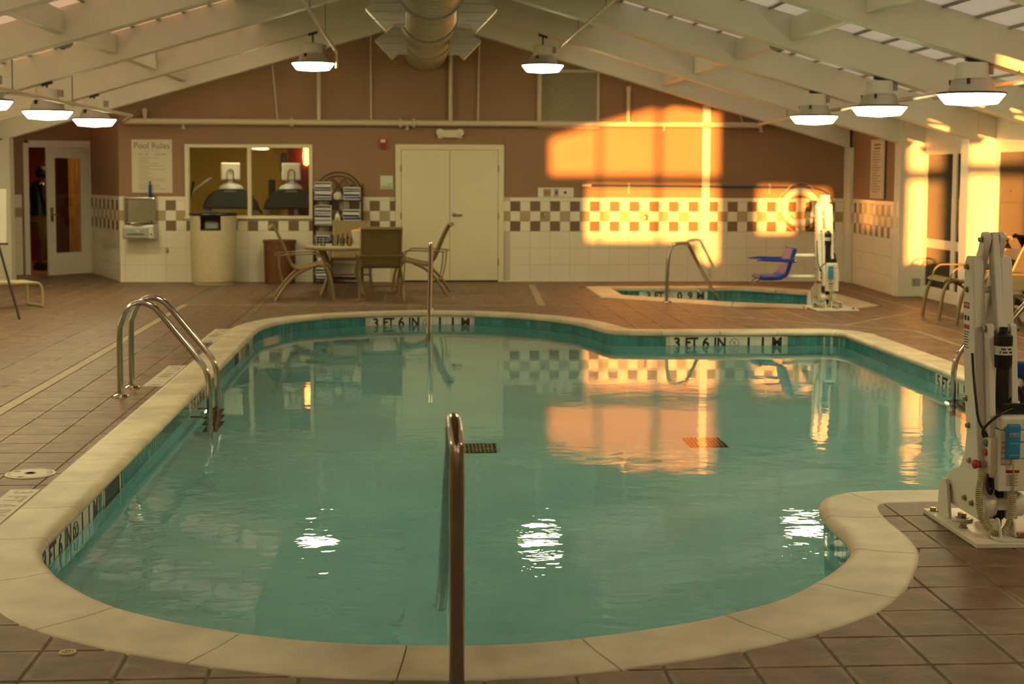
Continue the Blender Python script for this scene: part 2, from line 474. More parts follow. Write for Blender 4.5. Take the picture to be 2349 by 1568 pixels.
# roof skin: closed deck by the ridge, skylights further down, closed eaves
XI, XE = 2.2, 6.2
ceil = MB()
for sgn in (-1, 1):
    def X(d): return RX + sgn*d
    for d0, d1 in ((0, XI), (XE, 7.6)):
        a, b = X(d0), X(d1)
        ceil.prism([(a, zr(a)), (b, zr(b)), (b, zr(b)+0.08), (a, zr(a)+0.08)], YR-0.3, YB+0.15)
ceil_o = tag(ceil.build('ceiling', M['ceil']), 'pale closed roof deck along the ridge above the duct', 'ceiling', None, 'structure')
PW = (XE-XI)/14.4
_pm = {}
yedges = [YR] + sorted(RAFT) + [YB]
for bi in range(len(yedges)-1):
    y0 = yedges[bi] + (0.11 if bi else 0.0); y1 = yedges[bi+1] - (0.09 if bi < len(yedges)-2 else 0.2)
    ym = (y0+y1)/2
    for sgn in (-1, 1):
        sl = -SL if sgn < 0 else SR
        X = lambda d: RX + sgn*d
        a, b = X(XI), X(XE)
        inview = y0 > 9.0
        bars = MB()
        for k in range(15):
            xa = X(XI + k*PW*14.4/14); 
            bars.prism([(xa-0.012, zr(xa-0.012)-0.012), (xa+0.012, zr(xa+0.012)-0.012), (xa+0.012, zr(xa+0.012)+0.03), (xa-0.012, zr(xa-0.012)+0.03)], y0, y1)
        bars.prism([(a, zr(a)-0.008), (b, zr(b)-0.008), (b, zr(b)+0.025), (a, zr(a)+0.025)], ym-0.012, ym+0.012)
        bo = bars.build('skylight_bar', M['barmetal'], ceil_o)
        if inview:
            pw = 4.0/14
            for k in range(14):
                for (ya, yb_) in ((y0, ym-0.012), (ym+0.012, y1)):
                    key = (sgn, round(yb_-ya, 3))
                    if key not in _pm:
                        w, dz = (pw-0.024)*sgn, zr(X(XI)+sgn*(pw-0.024)) - zr(X(XI))
                        mb = MB(); mb.prism([(0, 0), (w, dz), (w, dz+0.012), (0, 0.012)], 0, yb_-ya)
                        _pm[key] = mb.mesh('skylight_pane')
                    xa = X(XI + k*pw + 0.012)
                    link('skylight_pane', _pm[key], M['skypane'], ceil_o, Matrix.Translation((xa, ya, zr(xa)+0.002)))
        else:
            mb = MB(); mb.prism([(a, zr(a)+0.006), (b, zr(b)+0.006), (b, zr(b)+0.018), (a, zr(a)+0.018)], y0, y1)
            mb.build('skylight_sheet', M['skypane'], ceil_o)
# purlin blocks between the rafters
PUR = MB
for sgn, px in ((-1, -3.42), (1, 3.77)):
    ys = [YB-0.2] + RAFT
    for i in range(len(ys)-1):
        mb = MB(); mb.box(px-0.055, px+0.055, ys[i+1]+0.11, ys[i]-0.09 if i else ys[i], zb(px)+0.10, zr(px)-0.02)
        side = 'fountain side' if sgn < 0 else 'hot tub side'
        tag(mb.build('purlin', M['beam'], bevel=0.006), 'short white purlin, %s bay from the back wall, %s' % (ORD[i], side), 'beam', 'short purlins between rafters', 'structure')

# ------------------------------------------------------------------ wall with tiles
TT = 0.1522
_wt = {}
def wtile(w, h, g=0.004):
    k = (round(w, 4), round(h, 4), g)
    if k not in _wt:
        mb = MB(); e = 0.0025; a, b = w-g, h-g
        vs = [(0,0,0),(a,0,0),(a,0,b),(0,0,b),(e,-0.006,e),(a-e,-0.006,e),(a-e,-0.006,b-e),(e,-0.006,b-e)]
        mb.add(vs, [(0,1,5,4),(1,2,6,5),(2,3,7,6),(3,0,4,7),(4,5,6,7)])
        _wt[k] = mb.mesh('wall_tile')
    return _wt[k]
_wtm = {}
def put_tile(parent, F, u, z, w, h, m, name, g=0.004):
    k = (round(w, 4), round(h, 4), m, g)
    if k not in _wtm:
        me = wtile(w, h, g).copy(); me.materials.append(M[m]); _wtm[k] = me
    link(name, _wtm[k], None, parent, F @ Matrix.Translation((u+g/2, -0.002, z+g/2)))
def tile_wall(parent, p, d, length, phase, skip=lambda u, z: False, back=None):
    """p: foot of the wall, d: direction to the viewer's right; facing d rotated clockwise"""
    d = Vector((d[0], d[1], 0)).normalized()
    F = frame((p[0], p[1], 0), d, (-d.y, d.x, 0), (0,0,1))
    mb = MB()
    for (ua, ub, zt) in (back if back else [(0, length, 1.283)]): mb.box(ua, ub, -0.002, 0.001, 0, zt, F)
    mb.build('tile_backing', M['tilegrout'], parent)
    n0 = math.floor((0-phase)/TT)-1
    n = n0
    while phase + n*TT < length:
        u0, u1 = max(0, phase+n*TT), min(length, phase+(n+1)*TT)
        if u1 - u0 > 0.012:
            for r, z in enumerate((0.769, 0.921, 1.073)):
                if skip((u0+u1)/2, z+0.076): continue
                if r == 1: m = 'tantile' if n % 2 else 'whitetile'
                else: m = 'browntile' if n % 2 == 0 else 'whitetile'
                put_tile(parent, F, u0, z, u1-u0, TT, m, 'accent_tile' if m != 'whitetile' else 'white_tile')
        n += 1
    n = math.floor((0-phase)/(2*TT))-1
    while phase + n*2*TT < length:
        u0, u1 = max(0, phase+n*2*TT), min(length, phase+(n+1)*2*TT)
        if u1-u0 > 0.012:
            for z, h in ((0, 0.2563), (0.2563, 0.2563), (0.5126, 0.2564), (1.225, 0.058)):
                if skip((u0+u1)/2, z+h/2): continue
                put_tile(parent, F, u0, z, u1-u0, h, 'whitetile', 'field_tile', 0.0018)
        n += 1
    return F

# back wall with the gym window opening
WX0, WX1, WZ0, WZ1 = -3.40, -1.585, 0.985, 2.02
wb = MB()
T = lambda x: zr(x)+0.05
wb.prism([(-4.417,0),(WX0,0),(WX0,T(WX0)),(-4.417,T(-4.417))], YB, YB+0.13)
wb.prism([(WX0,0),(WX1,0),(WX1,WZ0),(WX0,WZ0)], YB, YB+0.13)
wb.prism([(WX0,WZ1),(WX1,WZ1),(WX1,T(WX1)),(WX0,T(WX0))], YB, YB+0.13)
wb.prism([(WX1,0),(6.9,0),(6.9,T(6.9)),(RX,T(RX)),(WX1,T(WX1))], YB, YB+0.13)
wall_back = tag(wb.build('wall_back', M['wall']), 'brown gable wall with white tile wainscot behind the pool', 'wall', None, 'structure')
def skip_back(u, z):
    x = u - 4.417
    return (-0.30 < x < 1.345) or (-3.44 < x < -1.55 and z > 0.93) or (4.37 < x < 4.50) or x > 6.66
tile_wall(wall_back, (-4.417, YB), (1,0), 11.08, 1.440+4.417-38*TT, skip_back, [(0,0.977,1.283),(0.977,2.867,0.95),(2.867,4.107,1.283),(5.762,11.06,1.283)])
mb = MB(); mb.box(1.861, 2.407, YB-0.014, YB, 1.285, 1.433)
mb.build('switch_backing', M['whitetile'], wall_back, bevel=0.003)
mb = MB(); mb.box(4.375, 4.495, YB-0.05, YB, 0, zb(4.43))
tag(mb.build('trim_1', M['white'], bevel=0.004), 'narrow white pilaster on the back wall behind the hot tub', 'trim', None, 'structure')
mb = MB(); mb.box(-4.417, -0.31, YB-0.02, YB, 0, 0.02).box(1.345, 6.6, YB-0.02, YB, 0, 0.02)
tag(mb.build('baseboard_back', M['whitetile']), 'thin white tile base along the brown back wall', 'baseboard', None, 'structure')

# diagonal return wall and the wall with the open entry door
A0, B0 = Vector((-4.417, YB+0.02, 0)), Vector((-5.256, 24.2, 0))
dr = (A0-B0).normalized(); Lr = (A0-B0).length
mb = MB(); nr = Vector((dr.y, -dr.x, 0))
mb.prism([(B0.x,B0.y),(A0.x,A0.y),(A0.x-nr.x*0.12,A0.y-nr.y*0.12),(B0.x-nr.x*0.12,B0.y-nr.y*0.12)], 0, 2.9, 'z')
wall_ret = tag(mb.build('wall_entry_return', M['wall']), 'short diagonal brown and tiled wall beside the entry door', 'wall', None, 'structure')
tile_wall(wall_ret, B0, dr, Lr, 0.05)
dd = Vector((-0.915, -0.404, 0)).normalized()       # along the door wall, away from the return wall
C0 = B0 + dd*1.05
nd = Vector((dd.y, -dd.x, 0)) * -1
if nd.y > 0: nd = -nd
mb = MB()
def slab(mb, u0, u1, z0, z1, t0=0.0, t1=0.12):
    q = [B0+dd*u0-nd*t0, B0+dd*u1-nd*t0, B0+dd*u1-nd*t1, B0+dd*u0-nd*t1]
    mb.prism([(p.x, p.y) for p in q], z0, z1, 'z')
slab(mb, 1.02, 2.3, 0, 2.9); slab(mb, -0.02, 1.02, 2.14, 2.9)
wall_ent = tag(mb.build('wall_entry', M['wall']), 'brown and tiled wall around the open entry door', 'wall', None, 'structure')
tile_wall(wall_ent, B0+dd*2.3, -dd, 1.22, 0.02)
# left wall with one window slot, right walls, wall behind the camera
XL = -6.42
mb = MB()
WL = [(8.7, 10.8, 1.05, 1.95)]
y0, y1, z0, z1 = WL[0]
mb.box(XL-0.15, XL, YR, y0, 0, 2.5).box(XL-0.15, XL, y1, 23.2, 0, 2.5).box(XL-0.15, XL, y0, y1, 0, z0).box(XL-0.15, XL, y0, y1, z1, 2.5)
tag(mb.build('wall_left', M['cream']), 'plain cream wall along the lounge chair side', 'wall', None, 'structure')
w2 = thing('window_2', 'small window in the plain cream side wall', 'window', kind='structure')
mb = MB(); mb.box(XL-0.06, XL-0.05, y0, y1, z0, z1); mb.build('pane', M['pane'], w2)
mb = MB(); mb.box(XL-0.09, XL+0.01, y0, y0+0.05, z0, z1).box(XL-0.09, XL+0.01, y1-0.05, y1, z0, z1).box(XL-0.09, XL+0.01, y0+0.05, y1-0.05, z0, z0+0.05).box(XL-0.09, XL+0.01, y0+0.05, y1-0.05, z1-0.05, z1)
mb.build('window_frame', M['white'], w2)
# post at the left end of the last rafter
mb = MB(); mb.box(-6.42, -5.96, YB-0.2, YB+0.05, 0, zb(-5.96))
tag(mb.build('column', M['beam'], bevel=0.006), 'white post beside the open entry door', 'column', None, 'structure')

PR0, PR1 = Vector((6.66, YB, 0)), Vector((6.535, 19.46, 0))
dw = (PR1-PR0).normalized(); Lw = (PR1-PR0).length
nw = Vector((-1, 0, 0))
mb = MB(); mb.prism([(PR0.x,PR0.y),(PR1.x,PR1.y),(PR1.x+0.14,PR1.y),(PR0.x+0.14,PR0.y)], 0, 2.75, 'z')
wall_r = tag(mb.build('wall_right', M['wall']), 'brown and tiled side wall beyond the hot tub', 'wall', None, 'structure')
tile_wall(wall_r, PR0, dw, Lw-0.02, 0.12, lambda u, z: u < 0.32, [(0.32, Lw-0.02, 1.283)])
mb = MB(); mb.box(6.59, 6.66, YB-0.32, YB, 0, zb(6.6))
tag(mb.build('column', M['beam'], bevel=0.005), 'slim white corner post at the end of the back wall', 'column', None, 'structure')
# glazed bays further forward: white columns carry the rafters
for i, y in enumerate((19.43, 17.0, 14.5, 12.0, 9.5, 7.0, 4.5, 2.0)):
    mb = MB(); mb.box(6.53, 6.90, y, y+0.24, 0, zr(6.53)-0.02)
    tag(mb.build('column', M['white'], bevel=0.006), 'broad white column of the glazed side wall, %s from the back' % ORD[i], 'column', 'white columns of the glazed wall', 'structure')
mb = MB(); mb.box(6.86, 7.0, YR, 19.43, 2.02, 2.5).box(6.86, 7.0, YR, 19.43, 0, 0.06)
tag(mb.build('wall_right_header', M['white']), 'white header above the glazed side doors', 'wall', None, 'structure')
def glazed_bay(n, y0, y1, label):
    d = thing('door_%d' % n, label, 'door', kind='structure')
    x0, x1 = 6.87, 6.92
    for (a, b) in ((y0, (y0+y1)/2), ((y0+y1)/2, y1)):
        mb = MB()
        mb.box(x0, x1, a, a+0.07, 0.06, 2.02).box(x0, x1, b-0.07, b, 0.06, 2.02)
        mb.box(x0, x1, a+0.07, b-0.07, 0.06, 0.16).box(x0, x1, a+0.07, b-0.07, 1.92, 2.02).box(x0, x1, a+0.07, b-0.07, 0.68, 0.80)
        lf = mb.build('door_frame', M['white'], d, bevel=0.004)
        for z0, z1 in ((0.16, 0.68), (0.80, 1.92)):
            mb = MB(); mb.box(x0+0.02, x0+0.03, a+0.07, b-0.07, z0, z1); mb.build('pane', M['darkpane'], lf)
    return d
YC = [19.43, 17.0, 14.5, 12.0, 9.5, 7.0, 4.5, 2.0]
for i in range(len(YC)-1):
    glazed_bay(3+i, YC[i+1]+0.24, YC[i], 'white framed glass door in the %s bay of the glazed wall' % ORD[i])
mb = MB(); mb.box(6.87, 6.95, YR, 2.0, 0, 2.5)
tag(mb.build('wall_right_end', M['cream']), 'plain cream end of the glazed side wall', 'wall', None, 'structure')
# ground outside the glazed doors, with an added dark wall hiding the bright sky
mb = MB(); mb.box(8.6, 8.9, YR-6, YB+4, -0.2, 3.6)
tag(mb.build('wall_sky_screen', M['skyscreen']), 'added dark wall that blocks the sky outside the glass doors', 'wall', None, 'structure')
mb = MB(); mb.box(6.9, 8.6, YR-6, YB+4, -0.3, -0.02)
tag(mb.build('ground', M['outside']), 'dim ground outside the glass doors', 'ground', None, 'structure')

# wall behind the camera: storefront windows that let the low sun in
def fr_wall():
    mb = MB(); y0, y1 = YR-0.15, YR
    opens = [(-3.10,-2.93,1.39,2.22,'lo'), (-2.90,-2.03,1.39,2.22,'lo'), (-1.98,-1.07,1.39,2.22,'lo'), (-1.36,-1.07,1.05,1.39,'strip'),
             (-3.68,-2.93,2.385,None,'up'), (-2.90,-2.03,2.385,None,'up'), (-1.98,-1.07,2.385,None,'up'),
             (-0.47,0.12,1.52,2.20,'lo'), (0.27,0.66,1.6,2.16,'lo'),
             (1.62,2.04,1.1,2.22,'lo'), (2.09,2.75,1.1,2.22,'lo'), (2.80,3.6,1.1,2.22,'lo'), (1.62,2.04,2.385,None,'up'), (2.09,2.75,2.385,None,'up'), (2.80,3.6,2.385,None,'up')]
    head = lambda x: zr(x) - 0.22
    xs = sorted(set([-7.0, 7.4, RX] + [o[0] for o in opens] + [o[1] for o in opens] + [-1.36]))
    for a, b in zip(xs[:-1], xs[1:]):
        here = [o for o in opens if o[0] <= a+1e-6 and o[1] >= b-1e-6]
        segs = [(z0, z0, z1, z1) if z1 else (z0, z0, head(a), head(b)) for (_, _, z0, z1, _) in here]
        segs.sort()
        cur = (0.0, 0.0)
        for (z0a, z0b, z1a, z1b) in segs:
            if z0a > cur[0]+1e-6: mb.prism([(a,cur[0]),(b,cur[1]),(b,z0b),(a,z0a)], y0, y1)
            cur = (z1a, z1b)
        mb.prism([(a,cur[0]),(b,cur[1]),(b,T(b)),(a,T(a))], y0, y1)
    tag(mb.build('wall_front', M['cream']), 'cream gable wall with tall windows facing the sunset', 'wall', None, 'structure')
    for i, grp in enumerate((opens[0:7], opens[7:9], opens[9:15])):
        w = thing('window_%d' % (3+i), ['three-light window facing the sunset, widest one', 'low two-light window facing the sunset', 'three-light window facing the sunset by the glazed doors'][i], 'window', kind='structure')
        for (x0, x1, z0, z1, k) in grp:
            mb = MB(); za, zb_ = (z1, z1) if z1 else (head(x0), head(x1))
            mb.prism([(x0,z0),(x1,z0),(x1,zb_),(x0,za)], y0+0.06, y0+0.068)
            mb.build('pane', M['pane'], w)
fr_wall()
mb = MB(); mb.box(-60, 60, -90, YR-0.15, -0.4, -0.2)
tag(mb.build('ground', M['outside']), 'open ground outside the sunset windows', 'ground', None, 'structure')

# ------------------------------------------------------------------ pool outline (nose of the coping, clockwise from above)
OUT = [(-1.665,6.65),(-1.665,7.5),(-1.665,9),(-1.665,11),(-1.668,13),(-1.672,15.2),(-1.655,15.75),(-1.59,16.08),(-1.46,16.46),(-1.22,16.8),(-.87,17.07),(-.5,17.24),(-.1,17.34),(.3,17.36),(.67,17.26),(1.01,17.08),(1.31,16.85),(1.51,16.66),(1.76,16.25),(1.89,15.86),(1.97,15.5),(2.06,15.28),(2.26,15.17),(2.68,15.135),(3.5,15.13),(4.2,15.13),(4.39,15.09),(4.46,14.95),(4.47,14.7),(4.47,12),(4.47,9),(4.47,7.8),(4.43,7.56),(4.25,7.475),(3.5,7.465),(2.6,7.465),(2.36,7.455),(2.2,7.40),(2.09,7.29),(2.02,7.12),(1.985,6.89),(1.975,6.65),(1.965,6.45),(1.92,6.24),(1.80,6.02),(1.64,5.79),(1.45,5.57),(1.255,5.42),(.96,5.25),(.54,5.10),(.3,5.06),(.07,5.06),(-.24,5.10),(-.57,5.21),(-.9,5.39),(-1.11,5.55),(-1.25,5.70),(-1.44,5.97),(-1.57,6.23),(-1.64,6.42)]
def resample(pts, step):
    P = smooth_path([(x, y, 0) for x, y in pts], 12, closed=True)
    acc = [0.0]
    for i in range(len(P)): acc.append(acc[-1] + (P[(i+1) % len(P)]-P[i]).length)
    L = acc[-1]; n = max(8, round(L/step)); out = []; j = 0
    for k in range(n):
        s = L*k/n
        while acc[j+1] < s: j += 1
        t = (s-acc[j])/max(1e-9, acc[j+1]-acc[j])
        out.append(P[j].lerp(P[(j+1) % len(P)], t))
    return out, L
PO, PL = resample(OUT, 0.0508)
NP_ = len(PO); DS = PL/NP_
def tang(i): return (PO[(i+1) % NP_]-PO[i-1]).normalized()
def inn(i):
    t = tang(i); return Vector((t.y, -t.x, 0))         # into the pool
def offs(d): return [PO[i]-inn(i)*d for i in range(NP_)]   # outward by d
def cw(y):                                             # coping width
    t = min(1, max(0, (6.3-y)/0.7)); return 0.29 + 0.08*t*t*(3-2*t)

SPI = [(2.82,20.98),(2.82,19.75),(4.1,18.62),(4.9,18.22),(5.3,18.22),(5.5,18.45),(5.5,20.1),(4.75,20.95)]
SPO = [(2.48,21.25),(2.48,19.4),(3.95,18.05),(4.8,17.75),(5.45,17.75),(5.85,18.1),(5.85,20.3),(4.95,21.3)]

def filled(loops, z, name):
    bm = bmesh.new()
    for lp in loops:
        vs = [bm.verts.new((p[0], p[1], z)) for p in lp]
        for i in range(len(vs)): bm.edges.new((vs[i], vs[(i+1) % len(vs)]))
    bmesh.ops.triangle_fill(bm, use_beauty=True, use_dissolve=False, edges=bm.edges)
    bmesh.ops.recalc_face_normals(bm, faces=bm.faces)
    for f in bm.faces:
        if f.normal.z < 0: f.normal_flip()
    me = bpy.data.meshes.new(name); bm.to_mesh(me); bm.free()
    return me

# ------------------------------------------------------------------ floor: grout bed with tiles
hole1 = [PO[i]-inn(i)*0.12 for i in range(0, NP_, 3)]
hole2 = [Vector((a[0]*0.6+b[0]*0.4, a[1]*0.6+b[1]*0.4, 0)) for a, b in zip(SPI, SPO)]
room = [(-6.6,YR-0.2),(6.95,YR-0.2),(6.95,YB+0.1),(-4.3,YB+0.1),(-4.4,28),(-9,28),(-9,22.0),(-6.6,22.0)]
floor = link('floor', filled([room, [(p.x, p.y) for p in hole1], [(p.x, p.y) for p in hole2]], -0.005, 'floor'), M['grout'])
tag(floor, 'brown quarry tile pool deck', 'floor', None, 'structure')

def inside(p, poly):
    c = False; n = len(poly); j = n-1
    for i in range(n):
        a, b = poly[i], poly[j]
        if (a[1] > p[1]) != (b[1] > p[1]) and p[0] < (b[0]-a[0])*(p[1]-a[1])/(b[1]-a[1]+1e-12)+a[0]: c = not c
        j = i
    return c
def clip(poly, p, n):
    """keep the side of the line through p where dot(q-p, n) > 0"""
    out = []
    for i in range(len(poly)):
        a, b = poly[i], poly[(i+1) % len(poly)]
        da = (a[0]-p[0])*n[0]+(a[1]-p[1])*n[1]; db = (b[0]-p[0])*n[0]+(b[1]-p[1])*n[1]
        if da >= 0: out.append(a)
        if (da >= 0) != (db >= 0):
            t = da/(da-db); out.append((a[0]+(b[0]-a[0])*t, a[1]+(b[1]-a[1])*t))
    return out
TS = 0.3048
lines_y = [6.286 + TS*n for n in range(-25, 60)]
gx = sorted([2.359 + TS*n for n in range(-14, 16)])
gxl = [-6.6] + [-2.245-TS*k for k in range(14, 2, -1)] + [-3.1594, -2.925, -2.825, -2.5498, -2.245, -2.0, -1.9]
OUTER = [PO[i]-inn(i)*(cw(PO[i].y)-0.012) for i in range(NP_)]
OUTERP = [(p.x, p.y) for p in OUTER]
SPOP = SPO
cells = []
lx = gxl + [x for x in gx if x > -1.75]
for xi in range(len(lx)-1):
    x0, x1 = lx[xi], lx[xi+1]
    if x1 > 6.9: continue
    strip = abs(x0+2.925) < 1e-6
    for yi in range(len(lines_y)-1):
        y0, y1 = lines_y[yi], lines_y[yi+1]
        if y0 < YR or y1 > 24.4: continue
        if y1 > YB and x1 > -4.3: 
            if y0 > YB-0.03: continue
            y1 = YB-0.005
        if strip: continue
        cells.append([(x0+0.004,y0+0.004),(x1-0.004,y0+0.004),(x1-0.004,y1-0.004),(x0+0.004,y1-0.004)])
polys = []
for q in cells:
    cx, cy = sum(p[0] for p in q)/4, sum(p[1] for p in q)/4
    if -2.6 < cx < 5.3 and 4.0 < cy < 18.6:
        # distance test against the outline
        best = min(range(0, NP_, 2), key=lambda i: (OUTER[i].x-cx)**2+(OUTER[i].y-cy)**2)
        d2 = math.hypot(OUTER[best].x-cx, OUTER[best].y-cy)
        if d2 < 0.36:
            # clip against the local edge; two extra probes catch corners
            cand = sorted(range(NP_), key=lambda i: (OUTER[i].x-cx)**2+(OUTER[i].y-cy)**2)[0]
            n = inn(cand); q = clip(q, (OUTER[cand].x, OUTER[cand].y), (-n.x, -n.y))
            if len(q) < 3: continue
            for corner in list(q):
                if inside(corner, OUTERP):
                    k = min(range(NP_), key=lambda i: (OUTER[i].x-corner[0])**2+(OUTER[i].y-corner[1])**2)
                    if math.hypot(OUTER[k].x-corner[0], OUTER[k].y-corner[1]) > 0.05:
                        n = inn(k); q2 = clip(q, (OUTER[k].x, OUTER[k].y), (-n.x, -n.y))
                        if len(q2) >= 3: q = q2
            ar = abs(sum(q[i][0]*q[(i+1) % len(q)][1]-q[(i+1) % len(q)][0]*q[i][1] for i in range(len(q))))/2
            if ar < 0.002: continue
        elif inside((cx, cy), OUTERP): continue
    if 2.2 < cx < 6.1 and 17.4 < cy < 21.7:
        if inside((cx, cy), SPOP) and all(inside(p, SPOP) for p in q): continue
        n = len(SPOP); skip = False
        for i in range(n):
            a, b = SPOP[i], SPOP[(i+1) % n]
            ex, ey = b[0]-a[0], b[1]-a[1]; t = ((cx-a[0])*ex+(cy-a[1])*ey)/(ex*ex+ey*ey)
            if -0.1 < t < 1.1:
                px, py = a[0]+ex*t, a[1]+ey*t
                if math.hypot(px-cx, py-cy) < 0.3:
                    nx, ny = ey, -ex                     # loop order is such that this points away from the tub
                    if inside((px+nx*0.05, py+ny*0.05), SPOP): nx, ny = -nx, -ny
                    q = clip(q, (px+0.0*nx, py), (nx, ny))
                    if len(q) < 3: skip = True; break
        if skip: continue
    polys.append(q)

def tile_geo(mb, q, z0=-0.005, z1=0.0):
    n = len(q); cx, cy = sum(p[0] for p in q)/n, sum(p[1] for p in q)/n
    top = []
    for p in q:
        d = math.hypot(p[0]-cx, p[1]-cy); s = max(0.3, (d-0.006)/max(d, 1e-6))
        top.append((cx+(p[0]-cx)*s, cy+(p[1]-cy)*s, z1))
    mb.add([(p[0],p[1],z0) for p in q]+top, [tuple(range(n, 2*n))]+[(i, (i+1) % n, n+(i+1) % n, n+i) for i in range(n)])
def parea(q):
    ps = [prj((p[0], p[1], 0)) for p in q]
    if any(p is None for p in ps): return 0
    if not any(-40 < p[0] < IW+40 and -40 < p[1] < IH+40 for p in ps): return 0
    return abs(sum(ps[i][0]*ps[(i+1) % len(ps)][1]-ps[(i+1) % len(ps)][0]*ps[i][1] for i in range(len(ps))))/2
polys.sort(key=parea, reverse=True)
_full = None
for q in polys[:300]:
    w, h = q[1][0]-q[0][0], q[2][1]-q[1][1]
    if len(q) == 4 and abs(w-(TS-0.008)) < 1e-4 and abs(h-(TS-0.008)) < 1e-4 and abs(q[0][1]-q[1][1]) < 1e-6 and abs(q[1][0]-q[2][0]) < 1e-6:
        if _full is None:
            mb = MB(); tile_geo(mb, [(0,0),(TS-0.008,0),(TS-0.008,TS-0.008),(0,TS-0.008)]); _full = mb.mesh('tile')
        dz = random.uniform(-0.0008, 0.0008)
        link('tile', _full, M['tile'], floor, Matrix.Translation((q[0][0], q[0][1], dz)))
    else:
        mb = MB(); tile_geo(mb, q); mb.build('tile', M['tile'], floor)
rest = MB()
for q in polys[300:]: tile_geo(rest, q)
tag(rest.build('tile_field', M['tile'], floor), kind='stuff')

# pale joint strips let into the deck
def strip(pts, w, z=0.0015):
    for (a, b) in zip(pts[:-1], pts[1:]):
        a, b = Vector((a[0], a[1], 0)), Vector((b[0], b[1], 0)); t = (b-a).normalized(); n = Vector((-t.y, t.x, 0))*w/2
        mb = MB(); mb.prism([tuple((a+n)[:2]), tuple((a-n)[:2]), tuple((b-n)[:2]), tuple((b+n)[:2])], -0.004, z, 'z')
        mb.build('joint_strip', M['strip'], floor)
strip([(-2.875, YR), (-2.875, 18.42)], 0.088, 0.0)
strip([(-2.9, 18.45), (1.6, 18.2)], 0.05)
strip([(1.72, 21.6), (1.58, 18.2)], 0.09)
strip([(1.84, 18.24), (3.75, 16.64), (5.31, 15.17)], 0.05)
strip([(5.31, 15.17), (5.29, 14.0), (5.40, 7.0), (5.40, 2.0)], 0.055)
strip([(6.18, 21.2), (6.18, 12.0)], 0.05)
strip([(4.73, 15.78), (5.98, 17.23)], 0.05)

# ------------------------------------------------------------------ swimming pool
WZ = -0.145
pool = thing('swimming_pool', 'green water swimming pool with pale stone coping and teal waterline tiles', 'pool')
wallp = offs(0.03)
mb = MB()
n = NP_
zs = [-0.045, -1.22]
mb.add([(p.x, p.y, z) for z in zs for p in wallp], [(i, (i+1) % n, n+(i+1) % n, n+i) for i in range(n)])
mb.build('pool_wall', M['plaster'], pool)
link('pool_floor', filled([[(wallp[i].x, wallp[i].y) for i in range(0, n, 3)]], -1.2, 'pool_floor'), M['plaster'], pool)
link('water', filled([[(p.x, p.y) for p in offs(0.031)[::2]]], WZ, 'water'), M['water'], pool)
# coping stones
prof = lambda w: [(0.03,-0.048),(0.008,-0.046),(-0.002,-0.034),(-0.004,-0.022),(0.0,-0.010),(0.010,0.0),(0.026,0.006),(0.050,0.007),(0.10,0.003),(0.16,0.001),(w-0.03,0.002),(w-0.006,0.001),(w,-0.003),(w,-0.05)]
nst = round(PL/0.62); per = NP_/nst
for k in range(nst):
    i0, i1 = k*per, (k+1)*per
    ns = 7; vs = []; fs = []
    for s in range(ns+1):
        f = i0 + (i1-i0)*s/ns
        if s == 0: f += 0.05
        if s == ns: f -= 0.05
        a = int(math.floor(f)) % NP_; t = f-math.floor(f)
        p = PO[a].lerp(PO[(a+1) % NP_], t); nn = inn(a).lerp(inn((a+1) % NP_), t).normalized()
        for d, z in prof(cw(p.y)): 
            q = p - nn*d; vs.append((q.x, q.y, z))
    m = len(prof(0.3))
    for s in range(ns):
        for j in range(m): fs.append((s*m+j, s*m+(j+1) % m, (s+1)*m+(j+1) % m, (s+1)*m+j))
    fs.append(tuple(range(m))); fs.append(tuple(ns*m+j for j in range(m)))
    mb = MB(); mb.add(vs, fs); mb.build('coping_stone', M['coping'], pool, smooth=50)
mb = MB()                                              # mortar under the stones
mo = offs(0.035); mo2 = [PO[i]-inn(i)*(cw(PO[i].y)-0.004) for i in range(NP_)]
mb.add([(p.x,p.y,-0.004) for p in mo]+[(p.x,p.y,-0.004) for p in mo2], [(i,(i+1) % n,n+(i+1) % n,n+i) for i in range(n)])
mb.build('mortar_bed', M['strip'], pool)

# waterline tiles and depth markers
def near(pt): return min(range(NP_), key=lambda i: (PO[i].x-pt[0])**2+(PO[i].y-pt[1])**2)
def wl_frame(s):                                       # s: arc length position -> frame on the wall face
    f = (s/DS) % NP_; a = int(f); t = f-a
    p = PO[a].lerp(PO[(a+1) % NP_], t); nn = inn(a).lerp(inn((a+1) % NP_), t).normalized()
    u = Vector((-nn.y, nn.x, 0))
    return p - nn*0.03, u, nn
TWB = 0.0762
mb = MB(); mb.box(-TWB/2+0.002, TWB/2-0.002, -0.006, 0, -0.198, -0.050); TMESH = mb.mesh('waterline_tile')
mb = MB(); mb.box(-TT/2+0.001, TT/2-0.001, -0.007, 0, -0.199, -0.050); MMESH = mb.mesh('depth_marker_tile')
mk = []                                                # (arc start, characters)
def marker(center, chars, first=None):
    w = TT*len(chars); s0 = (near(center)*DS - w/2) if first is None else near(first)*DS
    mk.append((s0, s0+w, chars))
FULL = ['3','FT','6','IN','@','1','1','M']
marker((0.07,17.35), FULL); marker((3.29,15.13), FULL)
marker(None, ['5','FT','@','1','5','M'], first=(4.47,12.33))
marker(None, FULL, first=(-1.665,6.60)); marker(None, FULL, first=(-1.67,14.22)); marker(None, FULL, first=(-1.665,11.0))
sk = [(near((-1.665,7.98))*DS, near((-1.665,8.40))*DS), (near((-1.67,13.72))*DS, near((-1.67,14.12))*DS)]
